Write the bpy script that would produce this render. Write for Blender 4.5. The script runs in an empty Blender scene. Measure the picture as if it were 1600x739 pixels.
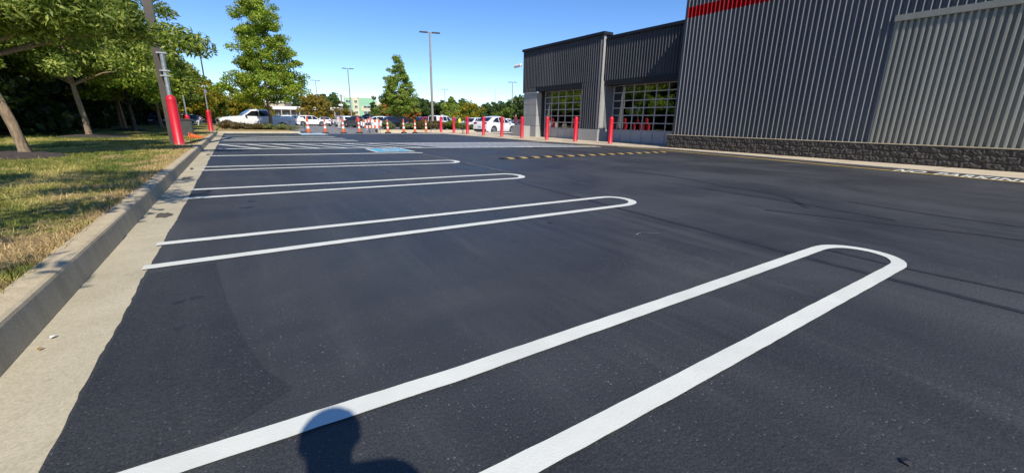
import bpy, math, random
import numpy as np
from mathutils import Vector, Matrix, Euler

random.seed(7)
rng = np.random.default_rng(11)
S = bpy.context.scene
COL = S.collection
R = math.radians

# ------------------------------------------------------------------ camera, world, sun, exposure
cam_d = bpy.data.cameras.new("camera")
cam = bpy.data.objects.new("camera", cam_d)
COL.objects.link(cam)
cam_d.sensor_width = 36
cam_d.lens = 14.69
cam_d.clip_start = 0.02
cam_d.clip_end = 5000
m3 = Matrix(((0.84141281, 0.13133468, -0.5241905), (-0.54017931, 0.23168241, -0.80903002), (0.01519202, 0.96388509, 0.26588483)))
cam.matrix_world = Matrix.Translation((0, 0, 1.0)) @ m3.to_4x4()
S.camera = cam

SUN = Vector((0.17, 1.0, -0.97)).normalized()        # the way the sunlight travels
elev = math.asin(-SUN.z)
W = bpy.data.worlds.new("World")
S.world = W
W.use_nodes = True
nt = W.node_tree
sky = nt.nodes.new("ShaderNodeTexSky")
sky.sky_type = 'NISHITA'
sky.sun_disc = False
sky.sun_elevation = elev
sky.sun_rotation = math.atan2(-SUN.x, -SUN.y)
sky.altitude = 0
sky.air_density = 0.85
sky.dust_density = 0.0
sky.ozone_density = 4.0
bg = nt.nodes["Background"]
bg.inputs[1].default_value = 0.142
hs_ = nt.nodes.new("ShaderNodeHueSaturation")          # a phone camera's deeper blue
hs_.inputs['Saturation'].default_value = 1.2
hs_.inputs['Hue'].default_value = 0.509
nt.links.new(sky.outputs[0], hs_.inputs['Color'])
nt.links.new(hs_.outputs[0], bg.inputs[0])
sd = bpy.data.lights.new("sun", 'SUN')
sd.energy = 4.7
sd.angle = R(0.5)
sd.color = (1.0, 0.93, 0.82)
so = bpy.data.objects.new("sun", sd)
COL.objects.link(so)
so.rotation_euler = SUN.to_track_quat('-Z', 'Y').to_euler()
S.view_settings.view_transform = 'Standard'
S.view_settings.look = 'None'
S.view_settings.exposure = 0.25
S.view_settings.gamma = 1.0
S.cycles.max_bounces = 6
S.cycles.transparent_max_bounces = 12

# ------------------------------------------------------------------ helpers
def tag(o, label=None, cat=None, group=None, kind=None):
    if label: o['label'] = label
    if cat: o['category'] = cat
    if group: o['group'] = group
    if kind: o['kind'] = kind
    return o

def empty(name, loc=(0, 0, 0), rz=0.0, parent=None):
    o = bpy.data.objects.new(name, None)
    COL.objects.link(o)
    o.location = loc
    o.rotation_euler = (0, 0, rz)
    if parent: o.parent = parent
    return o

def link_mesh(name, me, parent=None, loc=None, rot=None, scale=None):
    o = bpy.data.objects.new(name, me)
    COL.objects.link(o)
    if parent: o.parent = parent
    if loc: o.location = loc
    if rot: o.rotation_euler = rot
    if scale: o.scale = scale
    return o

def copy_tree(o, parent=None):
    c = o.copy()
    COL.objects.link(c)
    if parent: c.parent = parent
    for ch in list(o.children):
        copy_tree(ch, c)
    return c

class MB:
    """collects verts and faces of one mesh"""
    def __init__(s): s.v = []; s.f = []; s.sm = []
    def add(s, vs, fs, smooth=False):
        n = len(s.v)
        s.v += [tuple(v) for v in vs]
        s.f += [tuple(i + n for i in f) for f in fs]
        s.sm += [smooth] * len(fs)
        return s
    def box(s, x0, x1, y0, y1, z0, z1):
        vs = [(x, y, z) for z in (z0, z1) for y in (y0, y1) for x in (x0, x1)]
        return s.add(vs, [(0, 2, 3, 1), (4, 5, 7, 6), (0, 1, 5, 4), (2, 6, 7, 3), (0, 4, 6, 2), (1, 3, 7, 5)])
    def tube(s, pts, radii, n=10, cap=True, smooth=True):
        pts = [Vector(p) for p in pts]
        if not hasattr(radii, '__len__'): radii = [radii] * len(pts)
        rings = []
        for i, p in enumerate(pts):
            d = (pts[min(i + 1, len(pts) - 1)] - pts[max(i - 1, 0)])
            if d.length < 1e-9: d = Vector((0, 0, 1))
            d.normalize()
            a = d.orthogonal() if abs(d.z) < 0.99 else Vector((1, 0, 0))
            a = (a - d * a.dot(d)).normalized()
            b = d.cross(a)
            rings.append([p + (a * math.cos(2 * math.pi * k / n) + b * math.sin(2 * math.pi * k / n)) * radii[i] for k in range(n)])
        vs = [v for r in rings for v in r]
        fs = []
        for i in range(len(pts) - 1):
            for k in range(n):
                k2 = (k + 1) % n
                fs.append((i * n + k, i * n + k2, (i + 1) * n + k2, (i + 1) * n + k))
        s.add(vs, fs, smooth)
        if cap:
            s.add(rings[0], [tuple(reversed(range(n)))]); s.add(rings[-1], [tuple(range(n))])
        return s
    def lathe(s, prof, c=(0, 0, 0), n=20, smooth=True):
        vs = []; fs = []
        for r, z in prof:
            for k in range(n):
                a = 2 * math.pi * k / n
                vs.append((c[0] + r * math.cos(a), c[1] + r * math.sin(a), c[2] + z))
        for i in range(len(prof) - 1):
            for k in range(n):
                k2 = (k + 1) % n
                fs.append((i * n + k, i * n + k2, (i + 1) * n + k2, (i + 1) * n + k))
        fs.append(tuple((len(prof) - 1) * n + k for k in range(n)))
        return s.add(vs, fs, smooth)
    def prism(s, poly, axis, a0, a1):
        """extrude a 2d polygon along an axis: axis 'y' -> poly is (x,z); 'z' -> (x,y); 'x' -> (y,z)"""
        def P(u, w, a):
            return (u, a, w) if axis == 'y' else ((u, w, a) if axis == 'z' else (a, u, w))
        n = len(poly)
        vs = [P(u, w, a0) for u, w in poly] + [P(u, w, a1) for u, w in poly]
        fs = [(i, (i + 1) % n, n + (i + 1) % n, n + i) for i in range(n)] + [tuple(reversed(range(n))), tuple(range(n, 2 * n))]
        return s.add(vs, fs)
    def mesh(s, name, mat):
        me = bpy.data.meshes.new(name)
        me.from_pydata(s.v, [], s.f)
        me.polygons.foreach_set('use_smooth', s.sm)
        if mat: me.materials.append(mat)
        me.update()
        return me
    def build(s, name, mat, parent=None, loc=None, rot=None, bevel=0, recalc=True):
        me = s.mesh(name, mat)
        if recalc:
            import bmesh
            bm = bmesh.new(); bm.from_mesh(me)
            bmesh.ops.recalc_face_normals(bm, faces=bm.faces)
            if bevel:
                es = [e for e in bm.edges if len(e.link_faces) == 2 and e.calc_face_angle(0) > 0.6]
                bmesh.ops.bevel(bm, geom=es, offset=bevel, segments=2, affect='EDGES', clamp_overlap=True)
            bm.to_mesh(me); bm.free()
        return link_mesh(name, me, parent, loc, rot)

def raw_mesh(name, verts, faces, mat, smooth=False):
    """fast mesh from numpy arrays, faces of equal size"""
    me = bpy.data.meshes.new(name)
    nv, nf, k = len(verts), len(faces), faces.shape[1]
    me.vertices.add(nv); me.loops.add(nf * k); me.polygons.add(nf)
    me.vertices.foreach_set('co', np.ascontiguousarray(verts, dtype=np.float32).ravel())
    me.loops.foreach_set('vertex_index', np.ascontiguousarray(faces, dtype=np.int32).ravel())
    me.polygons.foreach_set('loop_start', np.arange(0, nf * k, k, dtype=np.int32))
    me.polygons.foreach_set('loop_total', np.full(nf, k, dtype=np.int32))
    me.materials.append(mat)
    me.update(calc_edges=True)
    return me

# ------------------------------------------------------------------ materials
def new_mat(name):
    m = bpy.data.materials.new(name)
    m.use_nodes = True
    return m, m.node_tree, m.node_tree.nodes["Principled BSDF"]

def N(t, typ, **kw):
    n = t.nodes.new(typ)
    for k, v in kw.items(): setattr(n, k, v)
    return n

def ramp(t, stops):
    r = N(t, "ShaderNodeValToRGB")
    e = r.color_ramp.elements
    while len(e) < len(stops): e.new(0.5)
    for i, (p, c) in enumerate(stops):
        e[i].position = p
        e[i].color = (c[0], c[1], c[2], 1) if hasattr(c, '__len__') else (c, c, c, 1)
    return r

def noise(t, vec, scale, detail=4, rough=0.55, dist=0.0):
    n = N(t, "ShaderNodeTexNoise")
    n.inputs['Scale'].default_value = scale
    n.inputs['Detail'].default_value = detail
    n.inputs['Roughness'].default_value = rough
    n.inputs['Distortion'].default_value = dist
    if vec is not None: t.links.new(vec, n.inputs['Vector'])
    return n

def mixc(t, fac, a, b, mode='MIX'):
    m = N(t, "ShaderNodeMix", data_type='RGBA', blend_type=mode)
    for sock, v in ((m.inputs[0], fac), (m.inputs[6], a), (m.inputs[7], b)):
        if isinstance(v, bpy.types.NodeSocket): t.links.new(v, sock)
        elif hasattr(v, '__len__'): sock.default_value = (v[0], v[1], v[2], 1)
        else: sock.default_value = v
    return m.outputs[2]

def simple(name, col, rough=0.6, metal=0.0, spec=0.5, var=0.12, scale=6.0, bump=0.0, bscale=60, coat=0.0, world=False, ior=1.5):
    """a plain colour broken up by noise"""
    m, t, b = new_mat(name)
    tc = N(t, "ShaderNodeNewGeometry").outputs['Position'] if world else N(t, "ShaderNodeTexCoord").outputs['Object']
    n = noise(t, tc, scale, 5, 0.6)
    r = ramp(t, [(0.3, [c * (1 - var) for c in col]), (0.7, [min(1, c * (1 + var)) for c in col])])
    t.links.new(n.outputs[0], r.inputs[0])
    t.links.new(r.outputs[0], b.inputs['Base Color'])
    rr = ramp(t, [(0.3, max(0.02, rough - 0.06)), (0.7, min(1, rough + 0.06))])
    t.links.new(n.outputs[0], rr.inputs[0]); t.links.new(rr.outputs[0], b.inputs['Roughness'])
    b.inputs['Metallic'].default_value = metal
    b.inputs['Specular IOR Level'].default_value = spec
    b.inputs['Coat Weight'].default_value = coat
    b.inputs['IOR'].default_value = ior
    if bump:
        n2 = noise(t, tc, bscale, 3, 0.6)
        bp = N(t, "ShaderNodeBump"); bp.inputs['Strength'].default_value = bump; bp.inputs['Distance'].default_value = 0.01
        t.links.new(n2.outputs[0], bp.inputs['Height']); t.links.new(bp.outputs[0], b.inputs['Normal'])
    return m

def leaf_mat(name, cols, trans=0.35, rough=0.55):
    m, t, b = new_mat(name)
    g = N(t, "ShaderNodeNewGeometry")
    r = ramp(t, [(i / (len(cols) - 1), c) for i, c in enumerate(cols)])
    t.links.new(g.outputs['Random Per Island'], r.inputs[0])
    n = noise(t, g.outputs['Position'], 0.9, 2)
    r2 = ramp(t, [(0.3, 0.72), (0.7, 1.2)])
    t.links.new(n.outputs[0], r2.inputs[0])
    c = mixc(t, 1.0, r.outputs[0], r2.outputs[0], 'MULTIPLY')
    t.links.new(c, b.inputs['Base Color'])
    b.inputs['Roughness'].default_value = rough
    b.inputs['Specular IOR Level'].default_value = 0.35
    tr = N(t, "ShaderNodeBsdfTranslucent")
    c2 = mixc(t, 1.0, c, (1.1, 1.25, 0.5), 'MULTIPLY')
    t.links.new(c2, tr.inputs[0])
    mx = N(t, "ShaderNodeMixShader"); mx.inputs[0].default_value = trans
    t.links.new(b.outputs[0], mx.inputs[1]); t.links.new(tr.outputs[0], mx.inputs[2])
    t.links.new(mx.outputs[0], t.nodes["Material Output"].inputs[0])
    return m

def asphalt_mat(name, lo, hi, fleck, scuff=0.5, old=False):
    m, t, b = new_mat(name)
    pos = N(t, "ShaderNodeNewGeometry").outputs['Position']
    big = noise(t, pos, 0.45, 4, 0.6, 0.6)
    mp = N(t, "ShaderNodeMapping"); mp.inputs['Scale'].default_value = (1.6, 0.16, 1)
    mp.inputs['Rotation'].default_value = (0, 0, 0.05)
    t.links.new(pos, mp.inputs['Vector'])
    lane = noise(t, mp.outputs[0], 1.0, 4, 0.6)
    s1 = mixc(t, 0.36, big.outputs[0], lane.outputs[0])
    r = ramp(t, [(0.40, lo), (0.60, hi)])
    t.links.new(s1, r.inputs[0])
    # grain: light stone flecks of two sizes under the seal coat
    g1 = noise(t, pos, 150, 3, 0.75)
    rg = ramp(t, [(0.38, 0.50), (0.62, 1.6)])
    t.links.new(g1.outputs[0], rg.inputs[0])
    c = mixc(t, 1.0, r.outputs[0], rg.outputs[0], 'MULTIPLY')
    vo = N(t, "ShaderNodeTexVoronoi"); vo.inputs['Scale'].default_value = 55
    t.links.new(pos, vo.inputs['Vector'])
    rv = ramp(t, [(0.10, 1.0), (0.22, 0.0)])
    t.links.new(vo.outputs['Distance'], rv.inputs[0])
    sel = N(t, "ShaderNodeSeparateColor"); t.links.new(vo.outputs['Color'], sel.inputs[0])
    rs = ramp(t, [(0.48, 0.0), (0.92, 1.0)]); t.links.new(sel.outputs[0], rs.inputs[0])
    sc = noise(t, pos, 0.8, 4, 0.6); rsc = ramp(t, [(0.42, 0.15), (0.66, 1.0)]); t.links.new(sc.outputs[0], rsc.inputs[0])
    k1 = mixc(t, 1.0, rv.outputs[0], rs.outputs[0], 'MULTIPLY')
    k2 = mixc(t, 1.0, k1, rsc.outputs[0], 'MULTIPLY')
    c = mixc(t, k2, c, fleck)
    # dusty scuffs
    s2 = noise(t, mp.outputs[0], 2.3, 6, 0.7, 0.4)
    rd = ramp(t, [(0.52, 0.0), (0.70, scuff)]); t.links.new(s2.outputs[0], rd.inputs[0])
    c = mixc(t, rd.outputs[0], c, (hi[0] * 1.9, hi[1] * 1.85, hi[2] * 1.75))
    t.links.new(c, b.inputs['Base Color'])
    rr = ramp(t, [(0.35, 0.50 if not old else 0.75), (0.65, 0.68 if not old else 0.9)])
    t.links.new(big.outputs[0], rr.inputs[0]); t.links.new(rr.outputs[0], b.inputs['Roughness'])
    b.inputs['Specular IOR Level'].default_value = 0.5 if not old else 0.3
    bp = N(t, "ShaderNodeBump"); bp.inputs['Strength'].default_value = 0.6; bp.inputs['Distance'].default_value = 0.006
    t.links.new(g1.outputs[0], bp.inputs['Height'])
    b2 = N(t, "ShaderNodeBump"); b2.inputs['Strength'].default_value = 0.5; b2.inputs['Distance'].default_value = 0.004
    t.links.new(vo.outputs['Distance'], b2.inputs['Height']); t.links.new(bp.outputs[0], b2.inputs['Normal'])
    t.links.new(b2.outputs[0], b.inputs['Normal'])
    return m

def concrete_mat(name, lo, hi, bump=0.25, spots=True, streak=None):
    m, t, b = new_mat(name)
    pos = N(t, "ShaderNodeNewGeometry").outputs['Position']
    v = pos
    if streak:
        mp = N(t, "ShaderNodeMapping"); mp.inputs['Scale'].default_value = streak
        t.links.new(pos, mp.inputs['Vector']); v = mp.outputs[0]
    n = noise(t, v, 1.3, 6, 0.65, 0.3)
    r = ramp(t, [(0.3, lo), (0.7, hi)])
    t.links.new(n.outputs[0], r.inputs[0])
    g = noise(t, pos, 110, 3, 0.7)
    rg = ramp(t, [(0.35, 0.84), (0.65, 1.12)]); t.links.new(g.outputs[0], rg.inputs[0])
    c = mixc(t, 1.0, r.outputs[0], rg.outputs[0], 'MULTIPLY')
    if spots:
        n3 = noise(t, pos, 7, 5, 0.7, 0.6); r3 = ramp(t, [(0.60, 0.0), (0.75, 0.45)]); t.links.new(n3.outputs[0], r3.inputs[0])
        c = mixc(t, r3.outputs[0], c, [x * 0.55 for x in lo])
    t.links.new(c, b.inputs['Base Color'])
    b.inputs['Roughness'].default_value = 0.85
    b.inputs['Specular IOR Level'].default_value = 0.25
    bp = N(t, "ShaderNodeBump"); bp.inputs['Strength'].default_value = bump; bp.inputs['Distance'].default_value = 0.006
    t.links.new(g.outputs[0], bp.inputs['Height']); t.links.new(bp.outputs[0], b.inputs['Normal'])
    return m

def paint_mat(name, col, wear=0.0, rough=0.55):
    """road paint: rough film over the stone, thin in places"""
    m, t, b = new_mat(name)
    pos = N(t, "ShaderNodeNewGeometry").outputs['Position']
    n = noise(t, pos, 130, 3, 0.7)
    n2 = noise(t, pos, 2.5, 5, 0.65)
    r = ramp(t, [(0.3, [c * 0.88 for c in col]), (0.7, [min(1, c * 1.04) for c in col])]); t.links.new(n2.outputs[0], r.inputs[0])
    vo = N(t, "ShaderNodeTexVoronoi"); vo.inputs['Scale'].default_value = 34
    t.links.new(pos, vo.inputs['Vector'])
    rv = ramp(t, [(0.05, 1.0), (0.11, 0.0)]); t.links.new(vo.outputs['Distance'], rv.inputs[0])
    sel = N(t, "ShaderNodeSeparateColor"); t.links.new(vo.outputs['Color'], sel.inputs[0])
    rs = ramp(t, [(0.88, 0.0), (0.93, 0.5)]); t.links.new(sel.outputs[0], rs.inputs[0])
    k = mixc(t, 1.0, rv.outputs[0], rs.outputs[0], 'MULTIPLY')
    c = mixc(t, k, r.outputs[0], (0.12, 0.12, 0.12))
    if wear:
        n3 = noise(t, pos, 14, 6, 0.75); r3 = ramp(t, [(0.5, 0.0), (0.62, wear)]); t.links.new(n3.outputs[0], r3.inputs[0])
        c = mixc(t, r3.outputs[0], c, (0.07, 0.07, 0.075))
    t.links.new(c, b.inputs['Base Color'])
    b.inputs['Roughness'].default_value = rough
    b.inputs['Specular IOR Level'].default_value = 0.3
    bp = N(t, "ShaderNodeBump"); bp.inputs['Strength'].default_value = 0.4; bp.inputs['Distance'].default_value = 0.004
    t.links.new(n.outputs[0], bp.inputs['Height']); t.links.new(bp.outputs[0], b.inputs['Normal'])
    return m

def grass_mat(name, blade):
    m, t, b = new_mat(name)
    g = N(t, "ShaderNodeNewGeometry")
    pos = g.outputs['Position']
    mp = N(t, "ShaderNodeMapping"); mp.inputs['Scale'].default_value = (1, 0.55, 0)
    t.links.new(pos, mp.inputs['Vector'])
    n = noise(t, mp.outputs[0], 0.75, 5, 0.65, 0.5)
    r = ramp(t, [(0.38, (0.085, 0.130, 0.022)), (0.49, (0.21, 0.215, 0.045)), (0.58, (0.40, 0.34, 0.10)), (0.71, (0.54, 0.425, 0.165))])
    t.links.new(n.outputs[0], r.inputs[0])
    n2 = noise(t, mp.outputs[0], 9.0, 4, 0.7)
    r2 = ramp(t, [(0.3, 0.6), (0.7, 1.25)]); t.links.new(n2.outputs[0], r2.inputs[0])
    c = mixc(t, 1.0, r.outputs[0], r2.outputs[0], 'MULTIPLY')
    # bare straw and soil beside the kerb
    sx = N(t, "ShaderNodeSeparateXYZ"); t.links.new(pos, sx.inputs[0])
    mr = N(t, "ShaderNodeMapRange"); mr.inputs['From Min'].default_value = -2.2; mr.inputs['From Max'].default_value = -1.0
    t.links.new(sx.outputs[0], mr.inputs[0])
    nb = noise(t, pos, 1.6, 4, 0.6, 0.3)
    ad = N(t, "ShaderNodeMath", operation='MULTIPLY_ADD'); t.links.new(mr.outputs[0], ad.inputs[0]); ad.inputs[1].default_value = 0.22
    t.links.new(nb.outputs[0], ad.inputs[2])
    rb = ramp(t, [(0.60, 0.0), (0.70, 1.0)]); t.links.new(ad.outputs[0], rb.inputs[0])
    c = mixc(t, rb.outputs[0], c, (0.42, 0.30, 0.135))
    if blade:
        ri = ramp(t, [(0.0, 0.65), (1.0, 1.35)]); t.links.new(g.outputs['Random Per Island'], ri.inputs[0])
        c = mixc(t, 1.0, c, ri.outputs[0], 'MULTIPLY')
    t.links.new(c, b.inputs['Base Color'])
    b.inputs['Roughness'].default_value = 0.8
    b.inputs['Specular IOR Level'].default_value = 0.2
    if not blade:
        n3 = noise(t, pos, 45, 4, 0.7)
        bp = N(t, "ShaderNodeBump"); bp.inputs['Strength'].default_value = 0.9; bp.inputs['Distance'].default_value = 0.04
        t.links.new(n3.outputs[0], bp.inputs['Height']); t.links.new(bp.outputs[0], b.inputs['Normal'])
    return m

def bark_mat(name, lo, hi):
    m, t, b = new_mat(name)
    tc = N(t, "ShaderNodeTexCoord").outputs['Object']
    mp = N(t, "ShaderNodeMapping"); mp.inputs['Scale'].default_value = (1, 1, 0.22)
    t.links.new(tc, mp.inputs['Vector'])
    n = noise(t, mp.outputs[0], 26, 5, 0.7, 0.6)
    r = ramp(t, [(0.35, lo), (0.65, hi)]); t.links.new(n.outputs[0], r.inputs[0])
    t.links.new(r.outputs[0], b.inputs['Base Color'])
    b.inputs['Roughness'].default_value = 0.9
    bp = N(t, "ShaderNodeBump"); bp.inputs['Strength'].default_value = 0.8; bp.inputs['Distance'].default_value = 0.03
    t.links.new(n.outputs[0], bp.inputs['Height']); t.links.new(bp.outputs[0], b.inputs['Normal'])
    return m

def glass_mat(name, tint, refl=1.0):
    m, t, b = new_mat(name)
    t.nodes.remove(b)
    tr = N(t, "ShaderNodeBsdfTransparent"); tr.inputs[0].default_value = (*tint, 1)
    gl = N(t, "ShaderNodeBsdfGlossy"); gl.inputs['Roughness'].default_value = 0.015
    gl.inputs[0].default_value = (0.95, 0.97, 1, 1)
    pos = N(t, "ShaderNodeNewGeometry").outputs['Position']
    n = noise(t, pos, 1.1, 1)
    bp = N(t, "ShaderNodeBump"); bp.inputs['Strength'].default_value = 0.05; bp.inputs['Distance'].default_value = 0.02
    t.links.new(n.outputs[0], bp.inputs['Height']); t.links.new(bp.outputs[0], gl.inputs['Normal'])
    fr = N(t, "ShaderNodeFresnel"); fr.inputs[0].default_value = 1.75
    mu = N(t, "ShaderNodeMath", operation='MULTIPLY'); t.links.new(fr.outputs[0], mu.inputs[0]); mu.inputs[1].default_value = refl
    mx = N(t, "ShaderNodeMixShader"); t.links.new(mu.outputs[0], mx.inputs[0])
    t.links.new(tr.outputs[0], mx.inputs[1]); t.links.new(gl.outputs[0], mx.inputs[2])
    t.links.new(mx.outputs[0], t.nodes["Material Output"].inputs[0])
    return m

def clad_mat(name, col):
    m, t, b = new_mat(name)
    pos = N(t, "ShaderNodeNewGeometry").outputs['Position']
    mp = N(t, "ShaderNodeMapping"); mp.inputs['Scale'].default_value = (7, 7, 0.35)
    t.links.new(pos, mp.inputs['Vector'])
    n = noise(t, mp.outputs[0], 1.0, 5, 0.7)
    r = ramp(t, [(0.3, [c * 0.86 for c in col]), (0.7, [c * 1.08 for c in col])]); t.links.new(n.outputs[0], r.inputs[0])
    oi = N(t, "ShaderNodeObjectInfo")
    ro = ramp(t, [(0.0, 0.90), (1.0, 1.08)]); t.links.new(oi.outputs['Random'], ro.inputs[0])
    c = mixc(t, 1.0, r.outputs[0], ro.outputs[0], 'MULTIPLY')
    n2 = noise(t, pos, 1.2, 6, 0.7); r2 = ramp(t, [(0.55, 0.0), (0.75, 0.25)]); t.links.new(n2.outputs[0], r2.inputs[0])
    c = mixc(t, r2.outputs[0], c, (0.20, 0.19, 0.17))
    t.links.new(c, b.inputs['Base Color'])
    b.inputs['Roughness'].default_value = 0.55
    b.inputs['Specular IOR Level'].default_value = 0.12
    return m

def sleeve_mat(name, col):
    """plastic sleeve: slightly faded, scuffed, splashed with dust at the foot"""
    m, t, b = new_mat(name)
    tc = N(t, "ShaderNodeTexCoord").outputs['Object']
    n = noise(t, tc, 3, 5, 0.65)
    oi = N(t, "ShaderNodeObjectInfo")
    ro = ramp(t, [(0.0, 0.85), (1.0, 1.08)]); t.links.new(oi.outputs['Random'], ro.inputs[0])
    r = ramp(t, [(0.3, [c * .86 for c in col]), (0.7, [c * 1.06 for c in col])]); t.links.new(n.outputs[0], r.inputs[0])
    c = mixc(t, 1.0, r.outputs[0], ro.outputs[0], 'MULTIPLY')
    sx = N(t, "ShaderNodeSeparateXYZ"); t.links.new(tc, sx.inputs[0])
    n2 = noise(t, tc, 14, 5, 0.7)
    ma = N(t, "ShaderNodeMath", operation='MULTIPLY_ADD'); t.links.new(sx.outputs[2], ma.inputs[0]); ma.inputs[1].default_value = -2.2; t.links.new(n2.outputs[0], ma.inputs[2])
    rd = ramp(t, [(0.20, 0.0), (0.55, 0.55)]); t.links.new(ma.outputs[0], rd.inputs[0])
    c = mixc(t, rd.outputs[0], c, (0.25, 0.19, 0.13))
    t.links.new(c, b.inputs['Base Color'])
    b.inputs['Roughness'].default_value = 0.42
    return m

def emit_mat(name, col, st):
    m, t, b = new_mat(name)
    b.inputs['Emission Color'].default_value = (*col, 1)
    b.inputs['Emission Strength'].default_value = st
    return m

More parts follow.
